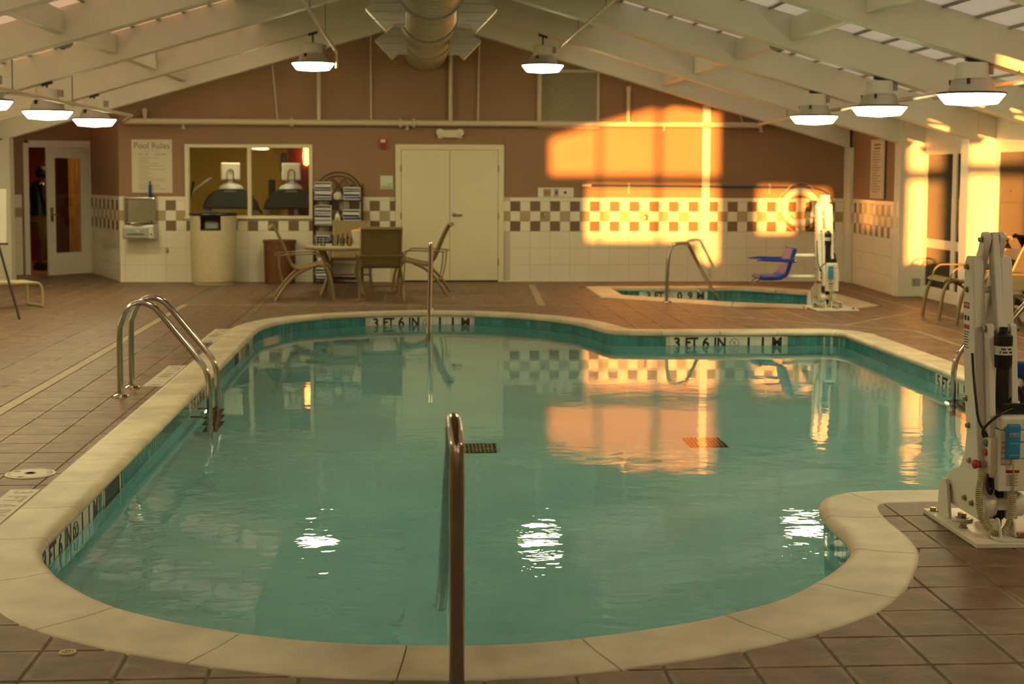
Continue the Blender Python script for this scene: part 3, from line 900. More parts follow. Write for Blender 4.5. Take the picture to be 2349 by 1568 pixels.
def no_dive(F, parent, r=0.048, m='ink'):
    mb = MB(); mb.tube([(r*math.cos(a), r*math.sin(a), 0) for a in [2*PI*k/28 for k in range(28)]], 0.0028, 5, closed=True)
    mb.tube([(-r*0.7, r*0.7, 0), (r*0.7, -r*0.7, 0)], 0.0025, 5)
    mb.tube([(-r*0.55, -r*0.55, 0), (r*0.1, r*0.1, 0), (r*0.35, r*0.6, 0)], 0.0022, 5)
    o = mb.build('no_diving_symbol', M[m], parent); o.matrix_local = F
for s0, s1, chars in mk:
    for k, ch in enumerate(chars):
        p, u, nn = wl_frame(s0 + TT*(k+0.5))
        F = frame(p, u, -nn, (0,0,1))
        t = link('depth_marker_tile', MMESH, M['marker'], pool, F)
        Ft = frame((0, -0.0078, -0.122), (1,0,0), (0,0,1), (0,-1,0))
        if ch == '@': no_dive(Ft, t)
        else: text(ch, 0.150, M['ink'], Ft, t, bold=0.005, extrude=0.0006, stretch=1.0 if len(ch) == 1 else 0.86)
def in_rng(s, rngs):
    return any(((s-a) % PL) < (b-a) % PL + 1e-6 for a, b in rngs)
busy = [(a-0.03, b+0.03) for a, b, _ in mk]
ntl = int(PL/TWB); stp = PL/ntl
band = MB()
for k in range(ntl):
    s = k*stp
    if in_rng(s, busy) or in_rng(s, [(a-0.04, b+0.04) for a, b in sk]): continue
    p, u, nn = wl_frame(s); F = frame(p, u, -nn, (0,0,1))
    vis = nn.x*(0-p.x)+nn.y*(0-p.y) > 0 and (p.y > 8.0 or p.x < -1.5 or p.x > 1.9) and not (p.x > 4.3 and p.y < 11)
    if vis: link('waterline_tile', TMESH, M['teal'], pool, F)
    else: band.add([F @ v.co for v in TMESH.vertices], [tuple(q.vertices) for q in TMESH.polygons])
tag(band.build('waterline_tile_band', M['teal'], pool), kind='stuff')
bg = MB()
for i in range(NP_):
    for z in (-0.046, -0.2):
        q = PO[i]-inn(i)*0.0285; bg.v.append((q.x, q.y, z))
bg.f = [(2*i, 2*((i+1) % NP_), 2*((i+1) % NP_)+1, 2*i+1) for i in range(NP_)]
bg.build('tile_grout', M['tilegrout'], pool)
for a, b in sk:                                        # skimmer mouths
    p, u, nn = wl_frame((a+b)/2); F = frame(p, u, -nn, (0,0,1)); w = (b-a)/2
    mb = MB(); mb.box(-w, w, -0.004, -0.002, -0.235, -0.048)
    o = mb.build('skimmer_mouth', M['dark'], pool); o.matrix_local = F
    mb = MB(); mb.add([(sx*(w+e), -0.008*q, z) for q in (0,1) for sx, z, e in ((-1,-0.25,0.012),(1,-0.25,0.012),(1,-0.047,0.012),(-1,-0.047,0.012),(-1,-0.238,0),(1,-0.238,0),(1,-0.05,0),(-1,-0.05,0))], [(8*1+i, 8*1+(i+1)%4, 8*1+4+(i+1)%4, 8*1+4+i) for i in range(4)]+[(i, (i+1)%4, 8+(i+1)%4, 8+i) for i in range(4)]+[(4+i, 4+(i+1)%4, 12+(i+1)%4, 12+i) for i in range(4)])
    fo = mb.build('skimmer_frame', M['white'], pool); fo.matrix_local = F
# main drain grates on the pool floor
for gx_, gy_ in ((0.45, 10.65), (2.17, 10.76)):
    mb = MB(); mb.box(gx_-0.14, gx_+0.14, gy_-0.17, gy_+0.17, -1.199, -1.185)
    g = mb.build('drain_grate', M['black'], pool)
    mb = MB()
    for k in range(9): mb.box(gx_-0.128+0.029*k, gx_-0.114+0.029*k, gy_-0.16, gy_+0.16, -1.185, -1.178)
    mb.build('grate_bar', M['tantile'], g)
# underwater return lights
for (x, y, z, nx) in ((-1.690, 11.71, -0.72, 1), (4.496, 11.98, -0.86, -1)):
    mb = MB(); mb.lathe([(0.075,0),(0.075,0.012*nx),(0.055,0.016*nx)], (x, y, z), 20, 'x'); f = mb.build('pool_light_rim', M['white'], pool, smooth=40)
    mb = MB(); mb.lathe([(0.05,0.012*nx),(0.04,0.022*nx),(0.0,0.026*nx)], (x, y, z), 20, 'x'); mb.build('pool_light_lens', M['poollamp'], f, smooth=40)

# deck markers: flat tiles set beside the coping
def deck_marker(x0, ystart, chars, label):
    d = thing('deck_depth_marker', label, 'floor marker', (x0+TT/2, ystart, 0.0), group='flat depth markers along the ladder side')
    for k, ch in enumerate(chars):
        mb = MB(); mb.box(-TT/2, TT/2, -TT*(k+1)+0.001, -TT*k-0.001, -0.004, 0.0025)
        t = mb.build('marker_tile', M['deckmarker'], d)
        F = frame((0.0, -TT*(k+0.5), 0.0028), (0,-1,0), (1,0,0), (0,0,1))
        if ch == '@': no_dive(F, t, 0.05, 'deckink')
        else: text(ch, 0.135, M['deckink'], F, t, bold=0.003, extrude=0.0004)
deck_marker(-2.112, 7.70, FULL, 'flat cream depth marker tiles beside the coping near the round deck cover')
deck_marker(-2.112, 12.62, FULL, 'flat cream depth marker tiles beside the coping next to the pool ladder')
deck_marker(-2.112, 15.55, FULL, 'flat cream depth marker tiles beside the coping, farthest along the ladder side')

# ------------------------------------------------------------------ hot tub
tub = thing('hot_tub', 'small angular hot tub with pale coping in front of the back wall', 'hot tub')
nS = len(SPI)
SW = [(p[0]+(q[0]-p[0])*0.12, p[1]+(q[1]-p[1])*0.12) for p, q in zip(SPI, SPO)]
mb = MB(); mb.add([(x, y, z) for z in (-0.045, -0.8) for x, y in SW], [(i,(i+1) % nS,nS+(i+1) % nS,nS+i) for i in range(nS)])
mb.build('tub_wall', M['plaster'], tub)
link('tub_floor', filled([SW], -0.78, 'tub_floor'), M['plaster'], tub)
link('water', filled([SW], -0.15, 'water'), M['water'], tub)
for i in range(nS):
    a, b, c, d = SPI[i], SPI[(i+1) % nS], SPO[(i+1) % nS], SPO[i]
    L = math.hypot(b[0]-a[0], b[1]-a[1]); k = max(1, round(L/0.6))
    for j in range(k):
        e = 0.004/L; t0, t1 = j/k+e, (j+1)/k-e
        lp = lambda p, q, t: (p[0]+(q[0]-p[0])*t, p[1]+(q[1]-p[1])*t)
        mb = MB(); mb.prism([lp(a,b,t0), lp(a,b,t1), lp(d,c,t1), lp(d,c,t0)], -0.045, 0.006, 'z')
        mb.build('coping_stone', M['coping'], tub, bevel=0.012, seg=3)
# tiles of the far and slanted inner faces; the depth marker sits on the far face
def tub_face(a, b, chars=None, m0=0.0):
    a, b = Vector((*a, 0)), Vector((*b, 0)); u = (b-a).normalized(); L = (b-a).length; nn = Vector((u.y, -u.x, 0))
    k = int(L/TWB)
    for j in range(k):
        s = (j+0.5)*L/k
        if chars and m0-0.03 < s < m0+TT*len(chars)+0.03: continue
        link('waterline_tile', TMESH, M['teal'], tub, frame(a+u*s, u, -nn, (0,0,1)))
    if chars:
        for j, ch in enumerate(chars):
            t = link('depth_marker_tile', MMESH, M['marker'], tub, frame(a+u*(m0+TT*(j+0.5)), u, -nn, (0,0,1)))
            Ft = frame((0, -0.0078, -0.122), (1,0,0), (0,0,1), (0,-1,0))
            if ch == '@': no_dive(Ft, t)
            else: text(ch, 0.150, M['ink'], Ft, t, bold=0.005, extrude=0.0006, stretch=1.0 if len(ch) == 1 else 0.86)
tub_face(SW[0], SW[7], ['3','FT','@','0','9','M'], 0.52)
tub_face(SW[7], SW[6]); tub_face(SW[1], SW[0])
mb = MB(); mb.lathe([(0.05,0),(0.04,0.01),(0,0.014)], (4.9, 18.9, -0.775), 16); mb.build('tub_light', M['poollamp'], tub)

# ------------------------------------------------------------------ pendant lamps
def make_lamp():
    r = thing('pendant_lamp', 'x', 'lamp')
    mb = MB(); mb.lathe([(0.274,0.0),(0.270,-0.012),(0.216,-0.080),(0.208,-0.084),(0.0,-0.102)], seg=32); mb.build('lens', M['lens'], r, smooth=35)
    mb = MB(); mb.lathe([(0.255,0.010),(0.282,0.010),(0.286,0.0),(0.282,-0.008),(0.272,-0.004),(0.255,0.004)], seg=32); mb.build('rim', M['blackmetal'], r, smooth=60)
    mb = MB(); mb.lathe([(0.252,0.006),(0.20,0.018),(0.185,0.05),(0.165,0.115),(0.135,0.125)], seg=28); rf = mb.build('reflector', M['housing'], r, smooth=30)
    for a in (0.6, 2.4, 4.2):
        mb = MB(); mb.box(0.165,0.195,-0.012,0.012,0.075,0.12, Matrix.Rotation(a,4,'Z')); mb.build('clip', M['blackmetal'], rf)
    mb = MB(); mb.lathe([(0.150,0.122),(0.150,0.130),(0.134,0.135),(0.132,0.245),(0.122,0.258),(0.0,0.262)], seg=28); hb = mb.build('ballast_housing', M['white'], r, smooth=35)
    mb = MB(); mb.box(0.125,0.175,-0.035,0.035,0.16,0.24); mb.build('junction_box', M['grey'], hb)
    return r
def lamp_at(r, x, y, zrim):
    r.location = (x, y, zrim)
    h = zb(x) - zrim
    mb = MB(); mb.tube([(0,0,0.255),(0,0,h-0.03)], 0.011, 8); mb.build('stem', M['blackmetal'], r)
    mb = MB(); mb.prism([(-0.06, h-0.03-(0.06*(SL if x<RX else -SR))), (0.06, h-0.03+(0.06*(SL if x<RX else -SR))), (0.06, h+(0.06*(SL if x<RX else -SR))), (-0.06, h-(0.06*(SL if x<RX else -SR)))], -0.02, 0.02); mb.build('canopy', M['blackmetal'], r)
base_lamp = make_lamp()
def lamps(spots):
    first = True
    for x, y, z, lab in spots:
        if first: r = base_lamp; first = False
        else:
            r = base_lamp.copy(); COL.objects.link(r)
            for ch in LAMPKIDS: copy_tree(ch, r)
        tag(r, lab, 'lamp', 'round pendant lamps')
        if r is not base_lamp: pass
        yield r, x, y, z
LAMPKIDS = list(base_lamp.children)
ZO, ZC = 2.335, 3.085
spots = [(-4.19,19.6,ZO,'round pendant lamp hanging in front of the entry door'),
 (-4.17,17.05,ZO,'round pendant lamp on the third rafter out, above the lounge chair'),
 (-4.17,14.56,ZO,'round pendant lamp cut off by the picture edge above the easel'),
 (-1.345,19.6,ZC,'round pendant lamp hanging high between the duct and the entry door'),
 (1.695,19.6,ZC,'round pendant lamp hanging in front of the louvred vent'),
 (4.68,17.05,ZO,'round pendant lamp above the hot tub, smallest of the glazed side row'),
 (4.66,14.56,ZO,'round pendant lamp of the glazed side row, between its smaller and larger neighbours'),
 (4.66,12.1,ZO,'largest round pendant lamp, tilted rim, by the glazed wall')]
hidden = [(-4.17,12.1,'over the deck beside the pool ladder'),(-4.17,9.6,'over the deck beside the round skimmer cover'),(4.66,9.6,'over the pool corner behind the near lift'),(-4.17,4.6,'over the near deck on the ladder side'),(4.66,4.6,'over the near deck on the lift side'),(-1.30,9.6,'high over the water on the ladder side'),(1.50,9.6,'high over the water on the lift side')]
for i, (x, y, where) in enumerate(hidden):
    z = ZO if abs(x) > 3 else ZC
    spots.append((x, y, z, 'round pendant lamp out of the picture, %s' % where))
for r, x, y, z in lamps(spots): lamp_at(r, x, y, z)

# ------------------------------------------------------------------ duct along the ridge
duct = thing('spiral_duct', 'long round galvanised air duct hanging under the ridge', 'duct', (0.16, 0, 3.50))
seglen = 2.55; y = YB - 0.02; k = 0
while y > 1.0:
    mb = MB(); mb.lathe([(0.335, y-seglen+0.0), (0.335, y)], (0,0,0), 40, 'y'); s = mb.build('duct_section', M['galv'], duct, smooth=30)
    mb = MB()
    for j in range(1, 9): mb.lathe([(0.335, y-seglen*j/9-0.006), (0.3385, y-seglen*j/9), (0.335, y-seglen*j/9+0.006)], (0,0,0), 40, 'y', cap=False)
    mb.build('spiral_seam', M['galv'], s, smooth=60)
    mb = MB(); mb.lathe([(0.333, y-seglen-0.035), (0.352, y-seglen-0.035), (0.352, y-seglen-0.012),(0.341,y-seglen-0.012),(0.341,y-seglen+0.012),(0.352,y-seglen+0.012),(0.352, y-seglen+0.035), (0.333, y-seglen+0.035)], (0,0,0), 40, 'y'); mb.build('duct_flange', M['grey'], duct, smooth=30)
    y -= seglen
def diffuser(y0, w, h, z):
    for sg in (-1, 1):
        # saddle register: hexagonal hood with a notched foot
        P = [(0.26,h*0.5),(0.42,h*0.5),(0.66,0.02),(0.45,-h*0.5),(0.38,-h*0.33),(0.26,-h*0.33)]
        mb = MB(); mb.prism([(sg*p[0], p[1]+z) for p in P], y0, y0+w); d = mb.build('air_diffuser', M['housing'], duct, bevel=0.006)
        mb = MB()
        for j in range(5): mb.box(sg*0.44-0.14, sg*0.44+0.14, y0-0.004, y0+0.0, z-h*0.26+j*0.085, z-h*0.26+j*0.085+0.006)
        mb.build('louver', M['grey'], d)
diffuser(18.3, 0.3, 0.40, -0.24); diffuser(14.7, 0.3, 0.40, -0.24); diffuser(9.0, 0.3, 0.40, -0.24)

# ------------------------------------------------------------------ sprinkler pipes
pm = thing('sprinkler_main', 'cream sprinkler pipe running straight across the brown back wall', 'pipe', (0, YB-0.11, 2.394))
mb = MB(); mb.tube([(-4.30,0,0),(5.24,0,0)], 0.044, 16); mb.build('pipe', M['pipe'], pm, smooth=40)
def rod(x0, x1, z1, r, name, parent=pm):
    mb = MB(); mb.tube([(x0,0,0.03),(x1,0,z1-2.394)], r, 10); mb.build(name, M['pipe'], parent, smooth=40)
rod(-1.435,-1.435,zb(-1.435),0.030,'riser'); rod(0.527,0.527,zb(0.53),0.030,'riser'); rod(1.87,1.87,zb(1.87),0.030,'riser'); rod(3.22,3.22,2.93,0.030,'riser'); rod(-4.0,-4.0,2.55,0.026,'riser')
rod(-2.05,-2.12,zb(-2.12),0.010,'hanger_rod'); rod(-0.66,-0.66,zb(-0.66),0.012,'hanger_rod'); rod(0.94,0.96,zb(0.96),0.012,'hanger_rod'); rod(4.98,4.93,zb(4.93),0.010,'hanger_rod')
for x in (3.22,-4.0):
    mb = MB(); mb.lathe([(0.0,0.04),(0.038,0.03),(0.038,-0.05),(0.0,-0.05)], (x,0,(2.93 if x>0 else 2.55)-2.394), 14); mb.build('pipe_cap', M['pipe'], pm, smooth=40)
for x in (-1.84, -0.22, -0.02, 5.24):
    mb = MB(); mb.lathe([(0.044,-0.025),(0.066,-0.02),(0.066,0.02),(0.044,0.025)], (x,0,0), 16, 'x'); mb.build('coupling', M['pipe'], pm, smooth=40)
for x in (-3.44, -0.12, 3.77, 5.26):
    mb = MB(); mb.lathe([(0.0,-0.11),(0.026,-0.105),(0.03,-0.09),(0.016,-0.08),(0.016,-0.03)], (x,0,0), 12); mb.build('sprinkler_head', M['pipe'], pm, smooth=40)
def branch(path, r, label, rods, name='sprinkler_branch'):
    t = thing(name, label, 'pipe', path[0])
    p0 = Vector(path[0])
    mb = MB(); mb.tube([Vector(p)-p0 for p in path], r, 10); mb.build('pipe', M['pipe'], t, smooth=40)
    for y in rods:
        a = None
        for (u, v) in zip(path[:-1], path[1:]):
            if min(u[1],v[1]) <= y <= max(u[1],v[1]):
                f = (y-u[1])/(v[1]-u[1]); a = Vector(u).lerp(Vector(v), f)
        if a is None: continue
        mb = MB(); mb.tube([a-p0, Vector((a.x, a.y, zb(a.x)-0.0))-p0], 0.008, 6); mb.build('hanger_rod', M['grey'], t)
        mb = MB(); mb.tube([a-p0+Vector((1.5*r*math.cos(q), 0, 1.5*r*math.sin(q))) for q in [2*PI*j/14 for j in range(14)]], 0.004, 5, closed=True); mb.build('hanger_ring', M['alu'], t)
branch([(-1.03,19.5,3.02),(-1.03,19.5,3.21),(-1.03,19.3,3.225),(-1.03,2.0,3.25)], 0.018, 'thin sprinkler branch pipe passing the high lamp on the fountain side', [17.1,14.6,12.1,9.6])
branch([(1.89,19.3,3.30),(1.89,2.0,3.31)], 0.018, 'thin sprinkler branch pipe passing the high lamp by the vent', [17.1,14.6,12.1,9.6])
branch([(5.2,22.1,2.395),(4.93,18.5,2.41),(4.93,2.0,2.42)], 0.022, 'thin sprinkler branch pipe along the glazed side lamp row', [19.6,18.0,15.5,13.2,11.6,9.6])
branch([(-4.30,22.1,2.395),(-3.90,20.6,2.42),(-3.90,2.0,2.43)], 0.022, 'thin sprinkler branch pipe along the entry side lamp row', [17.1,14.6,12.1,9.6])
# half-round speakers under the rafters
for (x, y, lab) in ((-3.47,14.56,'half-round grey ceiling speaker over the lounge chair side'), (3.70,14.56,'half-round grey ceiling speaker over the hot tub side')):
    t = thing('ceiling_speaker', lab, 'speaker', (x, y+0.28, zb(x)+0.06), group='ceiling speakers')
    mb = MB(); mb.lathe([(0.105,0.02),(0.105,0.0),(0.095,-0.03),(0.06,-0.055),(0,-0.063)], seg=24); b = mb.build('dome', M['grey'], t, smooth=40)
    mb = MB(); mb.lathe([(0.03,-0.060),(0.022,-0.068),(0.0,-0.069)], seg=16); mb.build('grille', M['blackmetal'], b)
    mb = MB(); mb.box(-0.05,0.05,-0.22,0.05,0.0,0.025); mb.build('bracket', M['beam'], t)

# ------------------------------------------------------------------ louvred vent, alarm, emergency light, signs on the back wall
v = thing('louvered_vent', 'large square louvred vent high on the brown wall', 'vent', (2.3125, YB, 2.77))
w, h = 0.475, 0.44
mb = MB(); mb.box(-w,w,-0.004,0,-h,h); mb.build('backing', M['grey'], v)
mb = MB(); mb.box(-w,-w+0.04,-0.035,0,-h,h).box(w-0.04,w,-0.035,0,-h,h).box(-w+0.04,w-0.04,-0.035,0,-h,-h+0.035).box(-w+0.04,w-0.04,-0.035,0,h-0.035,h); mb.build('frame', M['pipe'], v, bevel=0.003)
mb = MB()
for k in range(34):
    z = -h+0.04+k*0.0235
    mb.prism([(-0.028,z),(-0.025,z),(-0.004,z+0.019),(-0.007,z+0.019)], -w+0.04, w-0.04, 'x')
tag(mb.build('slats', M['bin'], v), kind='stuff')
t = thing('fire_alarm', 'dark red fire alarm box on the brown wall beside the double door', 'alarm', (-0.485, YB, 2.085))
mb = MB(); mb.box(-0.058,0.058,-0.05,0,-0.08,0.08); b = mb.build('housing', M['red'], t, bevel=0.008)
mb = MB(); mb.box(-0.034,0.034,-0.056,-0.049,0.02,0.062); mb.build('strobe', M['white'], b)
mb = MB()
for k in range(5): mb.box(-0.04,0.04,-0.053,-0.049,-0.062+k*0.013,-0.056+k*0.013)
mb.build('horn_slot', M['black'], b)
t = thing('emergency_light', 'cream twin-head emergency light above the double door', 'light', (0.52, YB, 2.235))
mb = MB(); mb.box(-0.13,0.13,-0.07,0,-0.055,0.06); b = mb.build('battery_case', M['cream'], t, bevel=0.012)
for sx in (-1, 1):
    mb = MB(); mb.lathe([(0.03,0.02),(0.055,0.0),(0.058,-0.05),(0.0,-0.052)], (sx*0.15,-0.05,0.02), 18, 'y'); hd = mb.build('lamp_head', M['cream'], t, smooth=40)
    mb = MB(); mb.lathe([(0.048,-0.051),(0.04,-0.056),(0.0,-0.058)], (sx*0.15,-0.05,0.02), 18, 'y'); mb.build('lens', M['marker'], hd, smooth=40)
    mb = MB(); mb.box(sx*0.15-0.035,sx*0.15+0.035,-0.06,0,-0.065,-0.035); mb.build('mount', M['cream'], t)
WALLF = lambda x, z, y=YB: frame((x, y, z), (1,0,0), (0,0,1), (0,-1,0))
def bars(lines, mat_, parent, y):
    mb = MB()
    for x0, x1, z0, hh in lines: mb.box(x0, x1, y-0.0012, y, z0, z0+hh)
    return mb.build('printed_line', mat_, parent)
t = thing('pool_rules_sign', 'tall cream board headed Pool Rules above the drinking fountain', 'sign', (-3.925, YB, 1.734))
mb = MB(); mb.box(-0.298,0.298,-0.012,0,-0.397,0.397); b = mb.build('board', M['paper'], t, bevel=0.003)
text('Pool Rules', 0.125, M['print'], frame((0,-0.0125,0.30),(1,0,0),(0,0,1),(0,-1,0)), b, extrude=0.0004, bold=0.001)
text('Pool Hours', 0.05, M['printfaint'], frame((0,-0.0125,0.228),(1,0,0),(0,0,1),(0,-1,0)), b, extrude=0.0004)
text('7:00 AM   -   10:00 PM', 0.046, M['print'], frame((0,-0.0125,0.172),(1,0,0),(0,0,1),(0,-1,0)), b, extrude=0.0004)
random.seed(3)
ln = []; z = 0.12
for k in range(17):
    ln.append((-0.2, -0.2+random.choice((0.2,0.3,0.38,0.4,0.15)), z, 0.011)); z -= 0.026 if k % 3 else 0.034
bars(ln, M['printfaint'], b, -0.012)
t = thing('rules_board', 'narrow cream notice board on the side wall past the hot tub', 'sign', (6.57, 20.47, 1.73))
Fw = frame((0,0,0), dw, (-dw.y,dw.x,0), (0,0,1))
mb = MB(); mb.box(-0.34,0.34,-0.03,-0.012,-0.42,0.42,Fw); b = mb.build('board', M['paper'], t)
mb = MB()
for k in range(16): mb.box(-0.24,-0.24+random.uniform(0.25,0.45),-0.0312,-0.03,0.24-k*0.038,0.252-k*0.038,Fw)
for k in range(2): mb.box(-0.16,0.16,-0.0312,-0.03,0.33-k*0.05,0.355-k*0.05,Fw)
mb.build('printed_line', M['print'], b)
t = thing('room_sign', 'small pale square sign with green lettering beside the double door', 'sign', (-0.433, YB, 1.505))
mb = MB(); mb.box(-0.094,0.094,-0.01,0,-0.1,0.1); b = mb.build('plate', mat('pale_green', (0.60,0.66,0.48), 0.4), t, bevel=0.002)
GI = mat('green_ink', (0.10,0.30,0.08), 0.5)
text('pool', 0.035, GI, frame((0.045,-0.0104,-0.025),(1,0,0),(0,0,1),(0,-1,0)), b, extrude=0.0003, bold=0.0008)
text('equipment', 0.035, GI, frame((0.0,-0.0104,-0.06),(1,0,0),(0,0,1),(0,-1,0)), b, extrude=0.0003, bold=0.0008)
mb = MB(); mb.box(-0.09,0.09,-0.0106,-0.01,-0.088,-0.078); mb.build('green_rule', GI, b)
for i, (x, w_, m_, lab) in enumerate(((2.0,0.055,'tantile','wide reddish switch plate on the raised white tile patch'),(2.14,0.033,'grey','narrow grey switch plate, middle of the three on the white tile patch'),(2.275,0.038,'white','pale switch plate with a dark dial on the white tile patch'))):
    t = thing('switch_plate', lab, 'switch', (x, YB-0.014, 1.356), group='switches by the double door')
    mb = MB(); mb.box(-w_,w_,-0.008,0,-0.058,0.058); b = mb.build('plate', M[m_], t, bevel=0.002)
    mb = MB()
    if i == 0:
        for k in (-1,0,1): mb.box(k*0.034-0.008,k*0.034+0.008,-0.016,-0.007,-0.022,0.022)
    elif i == 1: mb.box(-0.012,0.012,-0.018,-0.007,-0.02,0.02)
    else: mb.lathe([(0.02,-0.008),(0.018,-0.025),(0,-0.026)], (0,0,0.005), 14, 'y')
    mb.build('toggle', M['red' if i == 0 else 'black'], b)
for (x, z, lab) in ((1.95, 1.015, 'small hose tap on a tan wall tile below the switches'), (-3.72, 0.47, 'small hose tap on the white wall below the drinking fountain'), (3.52, 0.98, 'small hook on the sunlit tile band behind the hot tub rail')):
    t = thing('wall_tap', lab, 'tap', (x, YB-0.006, z))
    mb = MB(); mb.lathe([(0.03,0),(0.028,-0.012),(0.012,-0.016),(0.011,-0.05),(0.0,-0.052)], (0,0,0), 14, 'y'); b = mb.build('body', M['steel'], t, smooth=40)
    mb = MB(); mb.tube([(0,-0.04,0),(0,-0.055,-0.01),(0,-0.058,-0.04)], 0.009, 8); mb.build('spout', M['steel'], b, smooth=40)
    mb = MB(); mb.tube([(0.022*math.cos(a),-0.03,0.03+0.022*math.sin(a)*0.5) for a in [2*PI*k/10 for k in range(10)]], 0.005, 5, closed=True); mb.build('wheel', M['red'], b)

# ------------------------------------------------------------------ double door
d1 = thing('door_1', 'closed cream double door in the middle of the back wall', 'door', (0.52, YB, 0), kind='structure')
mb = MB(); mb.box(-0.82,-0.735,-0.035,0.02,0,2.075).box(0.735,0.82,-0.035,0.02,0,2.075).box(-0.735,0.735,-0.035,0.02,2.0,2.075); mb.build('door_frame', M['cream'], d1, bevel=0.004)
mb = MB(); mb.box(-0.735,0.735,-0.004,0.0,0,0.03); mb.build('threshold', M['black'], d1)
for sx in (-1, 1):
    mb = MB(); mb.box(min(sx*0.003,sx*0.73),max(sx*0.003,sx*0.73),-0.026,0.01,0.022,1.995); lf = mb.build('door_leaf', M['cream'], d1, bevel=0.002)
    for z in (0.30, 1.0, 1.72):
        mb = MB(); mb.lathe([(0.010,-0.05),(0.010,0.05)], (sx*0.737,-0.036,z), 10); mb.build('hinge', M['steel'], lf)
    for k in (0.18, 0.42, 0.66):
        mb = MB(); mb.lathe([(0.008,-0.026),(0.006,-0.030),(0,-0.0305)], (sx*k,0,1.90), 8, 'y'); mb.build('screw_cap', M['bin'], lf)
    if sx > 0:
        mb = MB(); mb.lathe([(0.032,-0.026),(0.030,-0.036),(0.014,-0.040),(0.013,-0.065),(0,-0.066)], (0.065,0,1.02), 18, 'y').tube([(0.065,-0.058,1.02),(0.10,-0.060,1.02),(0.19,-0.055,1.018)], [0.013,0.011,0.010], 10)
        mb.build('lever_handle', M['steel'], lf, smooth=40)

# ------------------------------------------------------------------ gym window and gym
w1 = thing('window_1', 'cream framed two-pane window into the yellow gym', 'window', (0, YB, 0), kind='structure')
mb = MB(); mb.box(WX0-0.04,WX0+0.012,-0.03,0.13,WZ0-0.035,WZ1+0.045).box(WX1-0.012,WX1+0.04,-0.03,0.13,WZ0-0.035,WZ1+0.045).box(WX0+0.012,WX1-0.012,-0.03,0.13,WZ1-0.005,WZ1+0.045).box(WX0+0.012,WX1-0.012,-0.03,0.13,WZ0-0.035,WZ0+0.01).box(-2.515,-2.46,-0.028,0.13,WZ0+0.01,WZ1-0.005)
mb.build('window_frame', M['cream'], w1, bevel=0.004)
mb = MB(); mb.box(WX0-0.05,WX1+0.05,-0.05,-0.028,WZ0-0.035,WZ0-0.005); mb.build('window_sill', M['cream'], w1, bevel=0.004)
for a, b_ in ((WX0+0.012,-2.515),(-2.46,WX1-0.012)):
    mb = MB(); mb.box(a,b_,0.06,0.066,WZ0+0.01,WZ1-0.005); mb.build('pane', M['pane'], w1)
G0, G1 = YB+0.13, 25.6
mb = MB(); mb.box(-4.0,-0.9,G1,G1+0.1,0,2.7).box(-4.1,-4.0,G0,G1,0,2.7)
tag(mb.build('wall_gym', M['gymwall']), 'yellow walls of the gym behind the window', 'wall', None, 'structure')
mb = MB(); mb.box(-1.42,-1.3,G0,G1,0,2.7).box(-2.20,-1.42,G1-0.05,G1,0,2.7)
tag(mb.build('wall_gym_red', M['gymred']), 'deep red end wall of the gym behind the window', 'wall', None, 'structure')
mb = MB(); mb.box(-4.1,-0.9,G0,G1,2.6,2.7); tag(mb.build('ceiling_gym', M['gymwall']), 'ceiling of the gym', 'ceiling', None, 'structure')
mb = MB(); mb.box(-4.1,-0.9,G0,G1,-0.1,0.0); tag(mb.build('floor_gym', M['gymdark']), 'dark floor of the gym', 'floor', None, 'structure')
t = thing('gym_fill_lamp', 'unseen flat lamp added to light the yellow gym', 'lamp', (-2.6, 22.85, 2.595))  # unseen lamp, added to light the treadmill fronts behind the window
mb = MB(); mb.box(-0.3,0.3,-0.15,0.15,-0.02,0.0); b = mb.build('housing', M['white'], t)
mb = MB(); mb.box(-0.27,0.27,-0.12,0.12,-0.026,-0.0205); mb.build('diffuser', M['gymfill'], b)
t = thing('wall_sconce', 'glowing orange sconce on the red gym wall', 'lamp', (-1.87, 25.49, 1.93))
mb = MB(); mb.lathe([(0.0,-0.17),(0.05,-0.14),(0.065,0.0),(0.05,0.14),(0.0,0.17)], seg=18); mb.build('shade', M['sconce'], t, smooth=60)
mb = MB(); mb.box(-0.04,0.04,0.0,0.06,-0.08,0.08); mb.build('backplate', M['blackmetal'], t)
